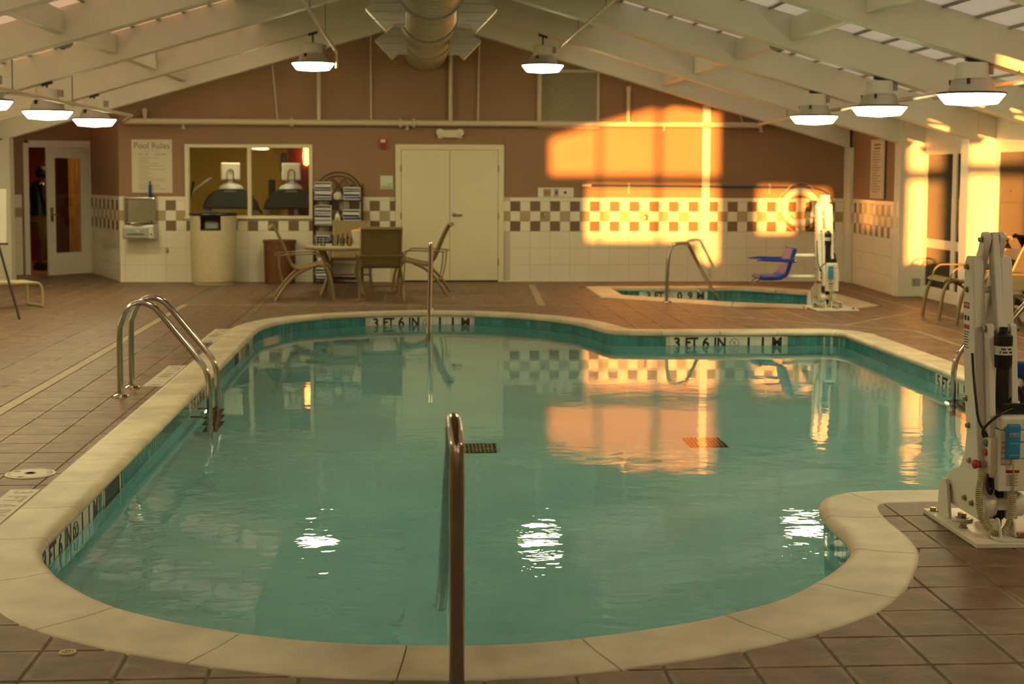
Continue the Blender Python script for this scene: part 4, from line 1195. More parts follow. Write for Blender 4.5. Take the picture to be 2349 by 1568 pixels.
def treadmill(x, y, lab):
    t = thing('treadmill', lab, 'treadmill', (x, y, 0), group='treadmills behind the gym window')
    arch = [(-0.43,1.08),(-0.40,1.19),(-0.33,1.30),(-0.22,1.37),(-0.12,1.395),(0.12,1.395),(0.22,1.37),(0.33,1.30),(0.40,1.19),(0.43,1.08)]
    mb = MB(); mb.prism(arch, 0, 0.28); hd = mb.build('console_hood', M['black'], t, bevel=0.02)
    mb = MB(); mb.box(-0.09,0.09,-0.003,0,1.345,1.368); mb.build('badge', M['grey'], hd)
    mb = MB(); mb.lathe([(0.20,1.39),(0.17,1.44),(0.10,1.47),(0.08,1.53)], (0,0.14,0), 20); mb.build('console_neck', M['grey'], t, smooth=40)
    mb = MB(); mb.box(-0.148,0.148,0.05,0.12,1.525,1.795); sc = mb.build('screen_back', M['white'], t, bevel=0.02)
    mb = MB(); mb.tube([(-0.05,0.045,1.50),(-0.05,0.045,1.64)]+[(-0.05*math.cos(a),0.045,1.64+0.05*math.sin(a)) for a in [PI*k/8 for k in range(1,8)]]+[(0.05,0.045,1.64),(0.05,0.045,1.50)], 0.006, 6); mb.build('cable_arch', M['black'], sc)
    for sx in (-1,1):
        mb = MB(); mb.tube([(sx*0.36,0.1,1.12),(sx*0.38,0.25,0.5),(sx*0.38,0.3,0.12)], 0.035, 8); mb.build('upright', M['grey'], t, smooth=40)
        mb = MB(); mb.tube([(sx*0.38,0.2,1.1),(sx*0.39,0.5,1.05),(sx*0.39,0.8,1.0)], 0.022, 8); mb.build('handrail', M['black'], t, smooth=40)
    mb = MB(); mb.box(-0.4,0.4,0.0,1.6,0.03,0.2); mb.build('running_deck', M['black'], t, bevel=0.02)
treadmill(-2.87, 23.0, 'black treadmill behind the first gym pane, beside the yellow wall')
treadmill(-1.93, 23.0, 'black treadmill behind the second gym pane, before the red wall')
t = thing('weight_machine', 'dark padded exercise machine between the two treadmills', 'exercise machine', (-2.36, 25.05, 0))
mb = MB(); mb.box(-0.055,0.055,-0.05,0.05,1.66,1.98, Matrix.Rotation(0.08,4,'Y')); mb.build('upper_pad', M['black'], t, bevel=0.02)
mb = MB(); mb.box(-0.12,-0.01,-0.05,0.05,1.22,1.52); mb.build('lower_pad', M['black'], t, bevel=0.02)
mb = MB(); mb.tube([(0.1,0,1.68),(0.2,0,1.55),(0.3,0.05,1.35),(0.36,0.1,0.6),(0.36,0.1,0.02)], 0.035, 8); mb.build('frame_post', M['grey'], t, smooth=40)
mb = MB(); mb.box(-0.3,0.5,-0.2,0.35,0,0.06); mb.build('foot', M['black'], t)
t = thing('exercise_bike', 'slim dark exercise bike handle post at the yellow wall', 'exercise machine', (-3.52, 23.3, 0))
mb = MB(); mb.tube([(-0.06,0,1.05),(0.05,0,1.5)], 0.022, 8); mb.build('handle_post', M['black'], t, smooth=40)
mb = MB(); mb.tube([(0.0,0,1.3),(0.15,0.02,1.44),(0.32,0.05,1.56)], 0.018, 8); mb.build('grip', M['grey'], t, smooth=40)
mb = MB(); mb.tube([(-0.06,0,1.06),(-0.14,0,1.15),(-0.13,0,1.25),(-0.02,0,1.33),(0.12,0,1.35)], 0.006, 6); mb.build('cable', M['black'], t)
mb = MB(); mb.tube([(-0.06,0,1.05),(-0.05,0.05,0.5),(-0.05,0.1,0.03)], 0.035, 8).box(-0.3,0.2,-0.1,0.9,0.0,0.06); mb.build('frame_post', M['black'], t, smooth=40)

# ------------------------------------------------------------------ entry door, hall and the person inside
H0 = Vector((-5.285, 24.10, 0)); K0 = Vector((-5.785, 23.50, 0))
d2 = thing('door_2', 'white glazed entry door standing ajar', 'door', (0,0,0), kind='structure')
mb = MB(); slab(mb, 0.0, 0.055, 0, 2.10, -0.03, 0.1); slab(mb, 0.965, 1.05, 0, 2.10, -0.03, 0.1); slab(mb, 0.055, 0.965, 2.03, 2.14, -0.03, 0.1); mb.build('door_frame', M['white'], d2, bevel=0.005)
ul = (K0-H0).normalized(); Ll = (K0-H0).length
Fl = frame(H0, ul, (-ul.y, ul.x, 0), (0,0,1))
mb = MB()
for (a, b_, z0, z1) in ((0,0.14,0.01,2.02),(Ll-0.14,Ll,0.01,2.02),(0.14,Ll-0.14,0.01,0.36),(0.14,Ll-0.14,1.86,2.02)): mb.box(a,b_,-0.022,0.022,z0,z1,Fl)
lf = mb.build('door_leaf', M['white'], d2, bevel=0.003)
mb = MB(); mb.box(0.14,Ll-0.14,-0.004,0.004,0.36,1.86,Fl); mb.build('pane', M['pane'], lf)
nlz = Vector((-ul.y, ul.x, 0)); sgn = -1 if nlz.y > 0 else 1
mb = MB(); mb.box(Ll-0.095,Ll-0.04,sgn*0.022 if sgn>0 else -0.03,0.03 if sgn>0 else -0.022,0.86,1.08,Fl); pl = mb.build('push_plate', M['steel'], lf)
mb = MB(); mb.tube([Fl@Vector((Ll-0.065,sgn*0.03,0.97)),Fl@Vector((Ll-0.065,sgn*0.07,0.97)),Fl@Vector((Ll-0.17,sgn*0.07,0.965))],0.011,8); mb.build('handle', M['steel'], pl, smooth=40)
# hall behind
mb = MB(); mb.box(-9.0,-4.5,27.6,27.7,0,2.7).box(-9.1,-9.0,22.6,27.7,0,2.7)
mb.prism([(-4.72,23.3),(-4.45,23.3),(-4.45,27.7),(-4.72,27.7)],0,2.7,'z')
mb.box(-9.0,-6.55,22.5,22.6,0,2.7)
tag(mb.build('wall_hall', M['gymred']), 'dark red walls of the hall behind the entry door', 'wall', None, 'structure')
mb = MB(); mb.box(-9.1,-4.4,22.4,27.7,2.7,2.8); tag(mb.build('ceiling_hall', M['wall']), 'ceiling of the hall', 'ceiling', None, 'structure')
mb = MB(); mb.prism([(-8.9,24.6),(-6.55,23.72),(-5.3,24.28),(-4.7,24.6),(-4.7,27.6),(-8.9,27.6)],-0.02,0.004,'z')
tag(mb.build('floor_hall', M['hallfloor']), 'warm brown floor of the hall behind the entry door', 'floor', None, 'structure')
t = thing('wooden_hall_door', 'honey coloured wooden door seen through the entry door pane', 'door', (-5.55, 26.6, 0))
mb = MB(); mb.box(-0.62,0.62,0,0.06,0,2.3); b = mb.build('panel', M['wood'], t)
for x in (-0.2, 0.22):
    mb = MB(); mb.box(x-0.014,x+0.014,-0.012,0,0.1 if x<0 else 0.85,2.15); mb.build('dark_seam', M['black'], b)
t = thing('hall_fill_lamp', 'unseen small warm lamp added to light the hall', 'lamp', (-5.6, 25.3, 2.69))  # unseen lamp, added so the hall shows bright through the entry door
mb = MB(); mb.lathe([(0.16,0),(0.16,-0.04),(0,-0.06)], seg=18); mb.build('shade', M['hallfill'], t)

def person():
    t = thing('person', 'person in a dark jacket and tan shorts standing inside the entry doorway', 'person', (-6.27, 25.0, 0.004), rz=0.5)
    J = {'pelvis':(0,0,0.93),'waist':(0,0,1.06),'chest':(0.01,0,1.28),'neck':(0.03,0,1.45),'hl':(0.05,0,1.52),'head':(0.06,0,1.60),
         'shl':(0,0.16,1.40),'ell':(0.02,0.22,1.13),'wrl':(0.10,0.20,0.90),'shr':(0,-0.16,1.40),'elr':(0.05,-0.21,1.14),'wrr':(0.17,-0.14,1.02),
         'hpl':(0,0.09,0.88),'knl':(0.03,0.10,0.48),'anl':(0.0,0.10,0.09),'tol':(0.14,0.12,0.04),'hpr':(0,-0.09,0.88),'knr':(0.02,-0.10,0.48),'anr':(-0.02,-0.10,0.09),'tor':(0.12,-0.12,0.04)}
    R = {'pelvis':.14,'waist':.125,'chest':.14,'neck':.055,'hl':.07,'head':.088,'shl':.065,'ell':.045,'wrl':.032,'shr':.065,'elr':.045,'wrr':.032,'hpl':.09,'knl':.06,'anl':.042,'tol':.034,'hpr':.09,'knr':.06,'anr':.042,'tor':.034}
    Ed = [('pelvis','waist'),('waist','chest'),('chest','neck'),('neck','hl'),('hl','head'),('chest','shl'),('shl','ell'),('ell','wrl'),('chest','shr'),('shr','elr'),('elr','wrr'),('pelvis','hpl'),('hpl','knl'),('knl','anl'),('anl','tol'),('pelvis','hpr'),('hpr','knr'),('knr','anr'),('anr','tor')]
    for s, wr in (('l','wrl'),('r','wrr')):
        b = Vector(J[wr])
        J['pm'+s] = tuple(b+Vector((0.03,0,-0.07))); R['pm'+s] = 0.028; Ed.append((wr,'pm'+s))
        for k in range(4):
            n1, n2 = 'f%d1%s' % (k,s), 'f%d2%s' % (k,s); o = (k-1.5)*0.018
            J[n1] = tuple(b+Vector((0.045+0.004*(k%2), o, -0.115-0.006*(1.5-abs(k-1.5))))); J[n2] = tuple(b+Vector((0.05, o, -0.15-0.008*(1.5-abs(k-1.5)))))
            R[n1] = 0.009; R[n2] = 0.008; Ed += [('pm'+s,n1),(n1,n2)]
        J['th'+s] = tuple(b+Vector((0.06,0.02,-0.08))); R['th'+s] = 0.009; Ed.append((wr,'th'+s))
    names = list(J); ix = {n:i for i, n in enumerate(names)}
    me = bpy.data.meshes.new('body'); me.from_pydata([J[n] for n in names], [(ix[a],ix[b]) for a, b in Ed], [])
    o = bpy.data.objects.new('body', me); COL.objects.link(o); o.parent = t
    me.materials.append(mat('skin', (0.20,0.095,0.05), 0.6))
    o.modifiers.new('skin', 'SKIN')
    for i, n in enumerate(names):
        me.skin_vertices[0].data[i].radius = (R[n], R[n]); me.skin_vertices[0].data[i].use_root = (n == 'pelvis')
    ss = o.modifiers.new('subsurf', 'SUBSURF'); ss.levels = ss.render_levels = 2
    # clothes: shells around the body
    mb = MB(); mb.lathe([(0.17,0.86),(0.175,0.95),(0.165,1.10),(0.185,1.30),(0.165,1.42),(0.085,1.47),(0.07,1.49)], (0.0,0,0), 18)
    for s in (-1,1): mb.tube([(0,s*0.13,1.40),(0.0,s*0.19,1.36),(0.02,s*0.225,1.13),(0.08 if s>0 else 0.15,s*0.20 if s>0 else s*0.15,0.93 if s>0 else 1.03)], [0.075,0.075,0.062,0.050], 12)
    mb.build('jacket', M['black'], t, smooth=60)
    KH = mat('tan_cloth', (0.26,0.15,0.05), 0.85, var=0.2, scale=20)
    mb = MB(); mb.lathe([(0.175,0.90),(0.18,0.80)], (0,0,0), 16)
    for s in (-1,1): mb.tube([(0,s*0.08,0.86),(0.02,s*0.095,0.66),(0.03,s*0.10,0.50)], [0.115,0.105,0.10], 14)
    mb.build('shorts', KH, t, smooth=60)
    HA = mat('dark_hair', (0.010,0.008,0.007), 0.6)
    mb = MB(); mb.lathe([(0.0,0.135),(0.06,0.122),(0.098,0.075),(0.106,0.02),(0.098,-0.03),(0.075,-0.06)], (0.042,0,1.60), 18)
    mb.build('hair', HA, t, smooth=60)
    for s in (-1,1):
        mb = MB(); mb.prism([(-0.09,0.0),(0.19,0.0),(0.20,0.035),(0.10,0.075),(0.04,0.12),(-0.08,0.12),(-0.10,0.05)], s*0.10-0.045, s*0.10+0.045); mb.build('shoe', M['black'], t, bevel=0.02)
    fx = 0.142
    for s in (-1,1):
        mb = MB(); mb.lathe([(0.0,-0.012),(0.012,0.0),(0.0,0.012)], (fx-0.004,s*0.034,1.605), 10); mb.build('eye', M['white'], t, smooth=60)
    mb = MB(); mb.tube([(fx-0.01,0,1.605),(fx+0.02,0,1.575),(fx-0.005,0,1.57)], [0.008,0.013,0.010], 8); mb.build('nose', bpy.data.materials['skin'], t, smooth=60)
    mb = MB(); mb.box(fx-0.016,fx-0.002,-0.022,0.022,1.540,1.548); mb.build('mouth', M['gymred'], t)
person()

# ------------------------------------------------------------------ pool lifts
def hexbolt(x, y, z, axis='z', r=0.016, h=0.018, s=1):
    mb = MB(); mb.lathe([(r*1.35,0),(r*1.35,0.004*s)], (x,y,z), 16, axis).lathe([(r,0.004*s),(r,h*s)], (x,y,z), 6, axis)
    return mb
def pool_lift(loc, seat_ang, label, group='pool lifts'):
    t = thing('pool_lift', label, 'pool lift', loc, group=group)
    mb = MB(); mb.box(-0.165,0.36,-0.335,0.36,0.0,0.022); bp = mb.build('base_plate', M['liftwhite'], t, bevel=0.003)
    for (x, y) in ((-0.135,0.30),(-0.115,-0.04),(-0.05,-0.25),(0.105,-0.22),(0.22,-0.02),(0.30,-0.28),(0.30,0.28)):
        hexbolt(x, y, 0.022).build('anchor_bolt', M['bolt'], bp)
    P = [(-0.155,0.085),(-0.165,0.16),(-0.135,0.36),(-0.005,1.255),(0.015,1.285),(0.072,1.285),(0.098,1.25),(0.085,0.90),(0.045,0.60),(0.015,0.46),(0.03,0.37),(0.085,0.29),(0.20,0.25),(0.235,0.21),(0.235,0.085)]
    for x0, x1 in ((-0.093,-0.035),(0.040,0.098)):
        mb = MB(); mb.prism(P, x0, x1, 'x'); po = mb.build('side_post', M['liftwhite'], t, bevel=0.008)
        if x0 < 0:
            for (y, z) in ((0.05,1.235),(0.045,1.128),(0.02,0.62),(-0.02,0.50),(-0.045,0.34),(0.20,0.16),(0.0,0.155),(-0.09,0.15)):
                hexbolt(x0, y, z, 'x', 0.011, 0.016, -1).build('bolt', M['bolt'], po)
            Fs = frame((x0-0.0006,0.05,1.055), (0,-1,0), (0,0,1), (-1,0,0))
            mb = MB(); mb.box(-0.034,0.034,-0.014,0.014,0,0.0005, Fs); s1 = mb.build('warning_sticker', M['red'], po)
            text('DANGER', 0.017, M['white'], Fs @ Matrix.Translation((0,0,0.0007)), s1, extrude=0.0002, stretch=0.9)
            F2 = frame((x0-0.0006,0.04,0.955), (0,-1,0), (0,0,1), (-1,0,0))
            mb = MB(); mb.box(-0.034,0.034,-0.010,0.010,0,0.0005, F2); mb.build('warning_sticker', M['red'], po)
            mb = MB()
            for k in range(7): mb.box(-0.03,0.03-0.006*(k%3),-0.026-k*0.012,-0.022-k*0.012,0,0.0005,F2)
            for k in range(2): mb.box(-0.028+k*0.034,-0.008+k*0.034,0.03,0.052,0,0.0005,F2)
            tag(mb.build('sticker_print', M['ink'], po), kind='stuff')
    # upper arms
    def bar(x0, x1, a, b, w, name, par=t, m='liftwhite'):
        a, b = Vector((0,*a)), Vector((0,*b)); d = (b-a).normalized(); n = Vector((0,-d.z,d.y))*w
        q = [a+n-d*w*0.6, a+n*0.5-d*w, a-n*0.5-d*w, a-n-d*w*0.6, b-n+d*w*0.6, b-n*0.5+d*w, b+n*0.5+d*w, b+n+d*w*0.6]
        mb = MB(); mb.prism([(p.y, p.z) for p in q], x0, x1, 'x'); return mb.build(name, M[m], par, bevel=0.004)
    bar(-0.043,-0.010,(0.01,1.365),(0.17,0.95),0.030,'upper_arm'); bar(0.028,0.060,(0.01,1.365),(0.17,0.95),0.030,'upper_arm')
    bar(-0.007,0.025,(0.01,1.365),(-0.085,0.96),0.030,'center_arm')
    for x, s in ((-0.043,-1),(0.060,1)): hexbolt(x, 0.01, 1.362, 'x', 0.012, 0.018, s).build('pivot_bolt', M['steel'], t)
    for z, y, x0, x1 in ((1.235,0.05,-0.035,0.040),(1.128,0.045,-0.035,0.040),(0.958,-0.085,-0.045,0.078)):
        mb = MB(); mb.lathe([(0.016,x0),(0.016,x1)], (0,y,z), 14, 'x'); mb.build('cross_pin', M['liftwhite'], t, smooth=40)
    bar(-0.052,-0.022,(-0.085,0.955),(-0.165,0.31),0.026,'lower_arm'); bar(0.054,0.084,(-0.085,0.955),(-0.165,0.31),0.026,'lower_arm')
    for x, s in ((-0.052,-1),(0.084,1)): hexbolt(x, -0.085, 0.958, 'x', 0.013, 0.018, s).build('pivot_bolt', M['steel'], t)
    # actuator
    ac = thing('actuator', None, None); ac.parent = t; ac.location = (0.016,-0.125,0)
    mb = MB(); mb.lathe([(0.0,0.972),(0.018,0.97),(0.018,0.945),(0.034,0.935),(0.041,0.93),(0.041,0.80),(0.036,0.785),(0.029,0.78),(0.028,0.60)], seg=24); mb.build('motor_tube', M['black'], ac, smooth=35)
    mb = MB(); mb.lathe([(0.0416,0.845),(0.0416,0.885)], seg=24, cap=False); lb = mb.build('label_band', M['white'], ac, smooth=40)
    mb = MB()
    for z in (0.853,0.868):
        for k in range(9):
            a = -PI/2+(k-4)*0.17
            if (k*7+int(z*1000)) % 4: mb.box(-0.0026,0.0026,-0.0422,-0.0414,z,z+0.009,Matrix.Rotation(a+PI/2,4,'Z'))
    mb.build('label_print', M['ink'], lb)
    mb = MB(); mb.lathe([(0.021,0.235),(0.021,0.16)], seg=18).lathe([(0.024,0.13),(0.024,0.085),(0.016,0.08),(0.016,0.05)], seg=18); mb.build('piston_rod', M['black'], ac, smooth=35)
    mb = MB(); mb.box(-0.035,0.035,-0.035,0.03,0.13,0.185); mb.build('collar', M['liftwhite'], ac, bevel=0.005)
    mb = MB(); mb.tube([(0.02,-0.01,0.60),(0.055,-0.01,0.66),(0.075,-0.01,0.69),(0.088,-0.01,0.67),(0.095,-0.01,0.60),(0.098,-0.01,0.57)], 0.011, 8).box(-0.02,0.10,-0.045,0.03,0.565,0.625); mb.build('motor_bracket', M['black'], ac, bevel=0.006)
    # control box
    cb = thing('control_box', None, None); cb.parent = t; cb.location = (-0.098, 0, 0)
    mb = MB(); mb.box(0.066,0.225,-0.235,-0.135,0.235,0.51); b = mb.build('case', M['liftwhite'], cb, bevel=0.004)
    mb = MB(); mb.box(0.072,0.219,-0.228,-0.14,0.51,0.575); mb.build('case_top', M['liftwhite'], cb, bevel=0.014)
    Ff = lambda x, z: frame((x,-0.2355,z), (1,0,0), (0,0,1), (0,-1,0))
    for tx, z, s in (('DC POWER SUPPLY',0.458,0.0135),('SER NO  20',0.434,0.0135),('MODEL',0.410,0.0135),('ELEC RATING 24 VOLT',0.385,0.0115),('SERIAL #  8',0.358,0.0115)):
        text(tx, s, M['ink'], Ff(0.073, z), b, extrude=0.0002, align='LEFT')
    mb = MB(); mb.box(0.097,0.160,-0.2358,-0.2350,0.318,0.332); w = mb.build('warning_label', M['red'], b)
    text('WARNING', 0.011, M['ink'], Ff(0.1285,0.3245) @ Matrix.Translation((0,0,0.0006)), w, extrude=0.0001)
    mb = MB()
    for k in range(7): mb.box(0.100,0.155-0.012*(k%2),-0.2357,-0.2350,0.306-k*0.0075,0.309-k*0.0075)
    mb.build('label_print', M['print'], b)
    rm = thing('hand_control', None, None); rm.parent = cb
    mb = MB(); mb.box(0.090,0.152,-0.264,-0.238,0.385,0.545)
    h = mb.build('remote_case', M['remote'], cb, bevel=0.010, seg=3)
    bpy.data.objects.remove(rm)
    mb = MB(); mb.box(0.099,0.143,-0.2655,-0.2635,0.488,0.507); mb.build('button_panel', M['grey'], h)
    for x, s in ((0.108,1),(0.134,-1)):
        mb = MB(); mb.prism([(x-0.006,0.4975-0.005*s),(x+0.006,0.4975-0.005*s),(x,0.4975+0.006*s)], -0.2668,-0.2652); mb.build('arrow_button', M['remote'], h)
    mb = MB(); mb.box(0.098,0.144,-0.2648,-0.2638,0.458,0.4595).box(0.100,0.142,-0.2648,-0.2638,0.405,0.4065); mb.build('remote_print', M['white'], h)
    mb = MB(); mb.box(0.036,0.068,-0.205,-0.085,0.305,0.475); jb = mb.build('switch_box', M['cream'], cb, bevel=0.003)
    for z, m_ in ((0.442,'green'),(0.400,'red')):
        mb = MB(); mb.lathe([(0.017,0.0),(0.017,-0.006),(0.013,-0.009),(0,-0.010)], (0.036,-0.155,z), 16, 'x'); mb.build('push_button', M[m_], jb, smooth=40)
    mb = MB(); mb.lathe([(0.017,0.0),(0.017,-0.026)], (0.036,-0.155,0.345), 16, 'x'); mb.build('stop_collar', M['grey'], jb, smooth=40)
    mb = MB(); mb.lathe([(0.013,-0.026),(0.014,-0.035),(0.021,-0.046),(0.021,-0.056),(0.014,-0.060),(0,-0.061)], (0.036,-0.155,0.345), 18, 'x'); mb.build('stop_button', M['red'], jb, smooth=40)
    mb = MB(); mb.tube(smooth_path([(-0.005,-0.06,0.84),(-0.02,-0.12,0.76),(-0.02,-0.16,0.64),(-0.012,-0.18,0.55),(0.02,-0.19,0.49),(0.03,-0.17,0.475)],5), 0.0065, 7)
    mb.tube(smooth_path([(0.145,-0.17,0.60),(0.09,-0.19,0.585),(0.03,-0.20,0.545),(0.0,-0.20,0.51),(0.012,-0.185,0.475)],5), 0.0065, 7); mb.build('power_cable', M['black'], cb, smooth=60)
    mb = MB(); mb.tube(smooth_path([(0.05,-0.16,0.305),(0.035,-0.18,0.25),(0.048,-0.19,0.215),(0.062,-0.18,0.25),(0.066,-0.165,0.30)],5), 0.0075, 7).lathe([(0.013,0.305),(0.016,0.27),(0.012,0.235)], (0.068,-0.16,0), 10); mb.build('cable_loop', M['black'], cb, smooth=60)
    # coiled cord
    path = smooth_path([(x-0.098,y,z) for x, y, z in [(0.012,-0.175,0.305),(-0.008,-0.19,0.22),(-0.006,-0.215,0.13),(0.02,-0.245,0.065),(0.065,-0.255,0.045),(0.105,-0.25,0.075),(0.125,-0.245,0.14),(0.135,-0.24,0.225)]], 40)
    acc = [0]
    for i in range(1, len(path)): acc.append(acc[-1]+(path[i]-path[i-1]).length)
    L = acc[-1]; turns = 54; hel = []; N_ = turns*9
    j = 0
    for k in range(N_+1):
        s = L*k/N_
        while j < len(acc)-2 and acc[j+1] < s: j += 1
        p = path[j].lerp(path[j+1], (s-acc[j])/max(1e-9,acc[j+1]-acc[j])); d = (path[j+1]-path[j]).normalized()
        n1 = d.cross(Vector((0,1,0.2))).normalized(); n2 = d.cross(n1); a = 2*PI*turns*k/N_
        hel.append(p+(n1*math.cos(a)+n2*math.sin(a))*0.0115)
    mb = MB(); mb.tube(hel, 0.0040, 5); mb.tube(smooth_path([(0.037,-0.24,0.225),(0.034,-0.245,0.30),(0.027,-0.25,0.35),(0.024,-0.25,0.388)],5), 0.0035, 6); mb.lathe([(0.008,0.36),(0.007,0.39)], (0.024,-0.25,0), 8)
    mb.build('coiled_cord', M['cord'], t, smooth=60)
    # foot fittings
    mb = MB(); mb.lathe([(0.050,-0.030),(0.055,-0.022),(0.055,0.022),(0.050,0.030)], (-0.045,-0.145,0.155), 24, 'x'); mb.build('pivot_barrel', M['liftwhite'], t, smooth=35)
    mb = MB(); mb.lathe([(0.050,0.122),(0.055,0.128),(0.055,0.170),(0.050,0.176)], (-0.06,-0.145,0.155), 24, 'x'); mb.build('pivot_barrel', M['liftwhite'], t, smooth=35)
    for x in (-0.112,0.115):
        mb = MB(); mb.prism([(0.13,0.022),(0.29,0.022),(0.275,0.14),(0.245,0.20),(0.20,0.205),(0.17,0.17)], x-0.008, x+0.008, 'x'); mb.build('bracket_ear', M['liftwhite'], t, bevel=0.003)
        mb = MB(); mb.lathe([(0.05,0.0),(0.05,0.014)], (x+0.045*(1 if x<0 else -1),0.10,0.022), 18); ft = mb.build('bracket_foot', M['liftwhite'], t, bevel=0.003)
        hexbolt(x+0.045*(1 if x<0 else -1), 0.10, 0.036, 'z', 0.022, 0.022).build('bolt', M['bolt'], ft)
    for x in (-0.040, 0.028):
        mb = MB(); mb.prism([(-0.30,0.022),(-0.19,0.022),(-0.215,0.10),(-0.235,0.115),(-0.255,0.115),(-0.27,0.10)], x, x+0.010, 'x'); mb.build('clevis_ear', M['liftwhite'], t, bevel=0.003)
    mb = MB(); mb.prism([(-0.04,-0.32),(0.07,-0.32),(0.09,-0.29),(0.09,-0.25),(-0.07,-0.25)], 0.022, 0.036, 'z'); ft = mb.build('clevis_foot', M['liftwhite'], t, bevel=0.003)
    hexbolt(0.055,-0.285,0.036,'z',0.022,0.022).build('bolt', M['bolt'], ft)
    # swing seat
    st = thing('swing_seat', None, None); st.parent = t; st.rotation_euler = (0,0,seat_ang); st.location = (0, 0.12, 0)
    for z, x1 in ((0.645,0.42),(0.385,0.45)):
        mb = MB(); mb.tube([(0.06,0,z),(x1,0,z)], 0.026, 12); mb.build('seat_arm', M['liftwhite'], st, smooth=40)
    sp = [(0.40,0.755),(0.415,0.70),(0.45,0.60),(0.48,0.50),(0.50,0.44),(0.56,0.41),(0.66,0.405),(0.76,0.405),(0.80,0.42)]
    th = 0.05; pr = []
    for i, p in enumerate(sp):
        a = Vector(sp[max(0,i-1)]); b = Vector(sp[min(len(sp)-1,i+1)]); d = (b-a).normalized(); pr.append((p[0]+d.y*th, p[1]-d.x*th))
    poly = sp + pr[::-1]
    mb = MB(); mb.prism(poly, -0.22, 0.22); se = mb.build('seat_shell', M['seatblue'], st, bevel=0.016, seg=3)
    for y in (-0.25, 0.25):
        mb = MB(); mb.prism([(0.36,0.585),(0.39,0.575),(0.86,0.598),(0.86,0.608),(0.72,0.625),(0.40,0.62),(0.365,0.61)], y-0.014, y+0.014); ar = mb.build('armrest', M['seatblue'], st, bevel=0.005)
        mb = MB(); mb.lathe([(0.012,-0.018),(0.012,0.018)], (0.385,y,0.598), 12, 'y'); mb.build('arm_pivot', M['white'], ar)
    mb = MB(); mb.tube([(0.70,-0.12,0.40),(0.82,-0.12,0.34),(0.84,-0.12,0.30),(0.84,0.12,0.30),(0.82,0.12,0.34),(0.70,0.12,0.40)], 0.007, 6); mb.build('footrest_loop', M['steel'], st, smooth=60)
    return t
pool_lift((2.66, 6.60, 0), math.radians(38), 'white pool lift with blue hand control on the near deck corner')
pool_lift((5.00, 17.66, 0.004), math.radians(180), 'white pool lift with blue swing seat over the hot tub')

# ------------------------------------------------------------------ ladder and handrails
lad = thing('pool_ladder', 'two-rail steel pool ladder at the long pool side', 'ladder', (-2.17, 10.86, 0))
for y in (0.0, 0.44):
    arc = [(0.0,0,0.0),(0.0,0,0.46),(0.012,0,0.55),(0.05,0,0.635),(0.105,0,0.685),(0.17,0,0.698),(0.235,0,0.675),(0.29,0,0.625),(0.42,0,0.465),(0.575,0,0.27),(0.625,0,0.19),(0.645,0,0.09),(0.648,0,-0.05),(0.648,0,-0.95)]
    mb = MB(); mb.tube(smooth_path([(p[0],y,p[2]) for p in arc],4), 0.0225, 16); rl = mb.build('rail', M['steel'], lad, smooth=60)
    mb = MB(); mb.lathe([(0.062,0.0),(0.060,0.012),(0.045,0.022),(0.026,0.026)], (0,y,0), 22); mb.build('escutcheon', M['steel'], rl, smooth=40)
for z in (-0.24, -0.50, -0.76):
    mb = MB(); mb.box(0.59,0.70,0.0,0.44,z-0.015,z+0.015); mb.build('tread', M['wicker'], lad, bevel=0.006)
for y in (0.03, 0.41):
    mb = MB(); mb.box(0.50,0.66,y-0.02,y+0.02,-0.22,-0.18); mb.build('wall_bumper', M['black'], lad)

lad2 = copy_tree(lad); lad2.location = (4.985, 11.47, 0); lad2.rotation_euler = (0, 0, PI)
tag(lad2, 'two-rail steel pool ladder half hidden behind the near pool lift', 'ladder', 'pool ladders'); lad['group'] = 'pool ladders'

def handrail(name, label, pts, base, r=0.024, extra=()):
    t = thing(name, label, 'handrail', base)
    b0 = Vector(base)
    mb = MB(); mb.tube([p-b0 for p in smooth_path(pts, 5)], r, 18); mb.build('rail', M['steel'], t, smooth=60)
    mb = MB(); mb.lathe([(0.065,0.0),(0.063,0.010),(0.045,0.020),(r+0.002,0.024)], seg=22); mb.build('escutcheon', M['steel'], t, smooth=40)
    return t
handrail('pool_handrail', 'thick steel handrail rising from the near deck into the pool', [(0.128,4.50,0),(0.128,4.50,0.40),(0.127,4.50,0.76),(0.125,4.515,0.83),(0.122,4.56,0.868),(0.12,4.63,0.875),(0.118,4.72,0.83),(0.115,5.0,0.59),(0.108,5.6,0.10),(0.104,5.98,-0.15),(0.10,6.3,-0.42),(0.10,6.6,-0.70)], (0.128,4.50,0.0), 0.0245)
handrail('pool_handrail', 'slim steel handrail on the far curve of the pool, in front of the double door', [(0.19,17.78,0),(0.19,17.78,0.40),(0.189,17.78,0.68),(0.187,17.765,0.76),(0.185,17.72,0.80),(0.182,17.64,0.81),(0.178,17.55,0.77),(0.170,17.2,0.48),(0.155,16.7,0.07),(0.148,16.43,-0.15),(0.14,16.2,-0.34),(0.14,16.0,-0.50)], (0.19,17.78,0.0), 0.0245)
handrail('tub_handrail', 'bent steel handrail at the hot tub edge', [(3.226,18.60,0.0),(3.23,18.60,0.40),(3.245,18.605,0.60),(3.27,18.62,0.70),(3.32,18.64,0.745),(3.40,18.68,0.757),(3.50,18.73,0.752),(3.55,18.76,0.70),(3.66,18.81,0.50),(3.90,18.93,0.10),(4.06,19.0,-0.16),(4.2,19.07,-0.42),(4.25,19.09,-0.55)], (3.226,18.60,0.006), 0.023)

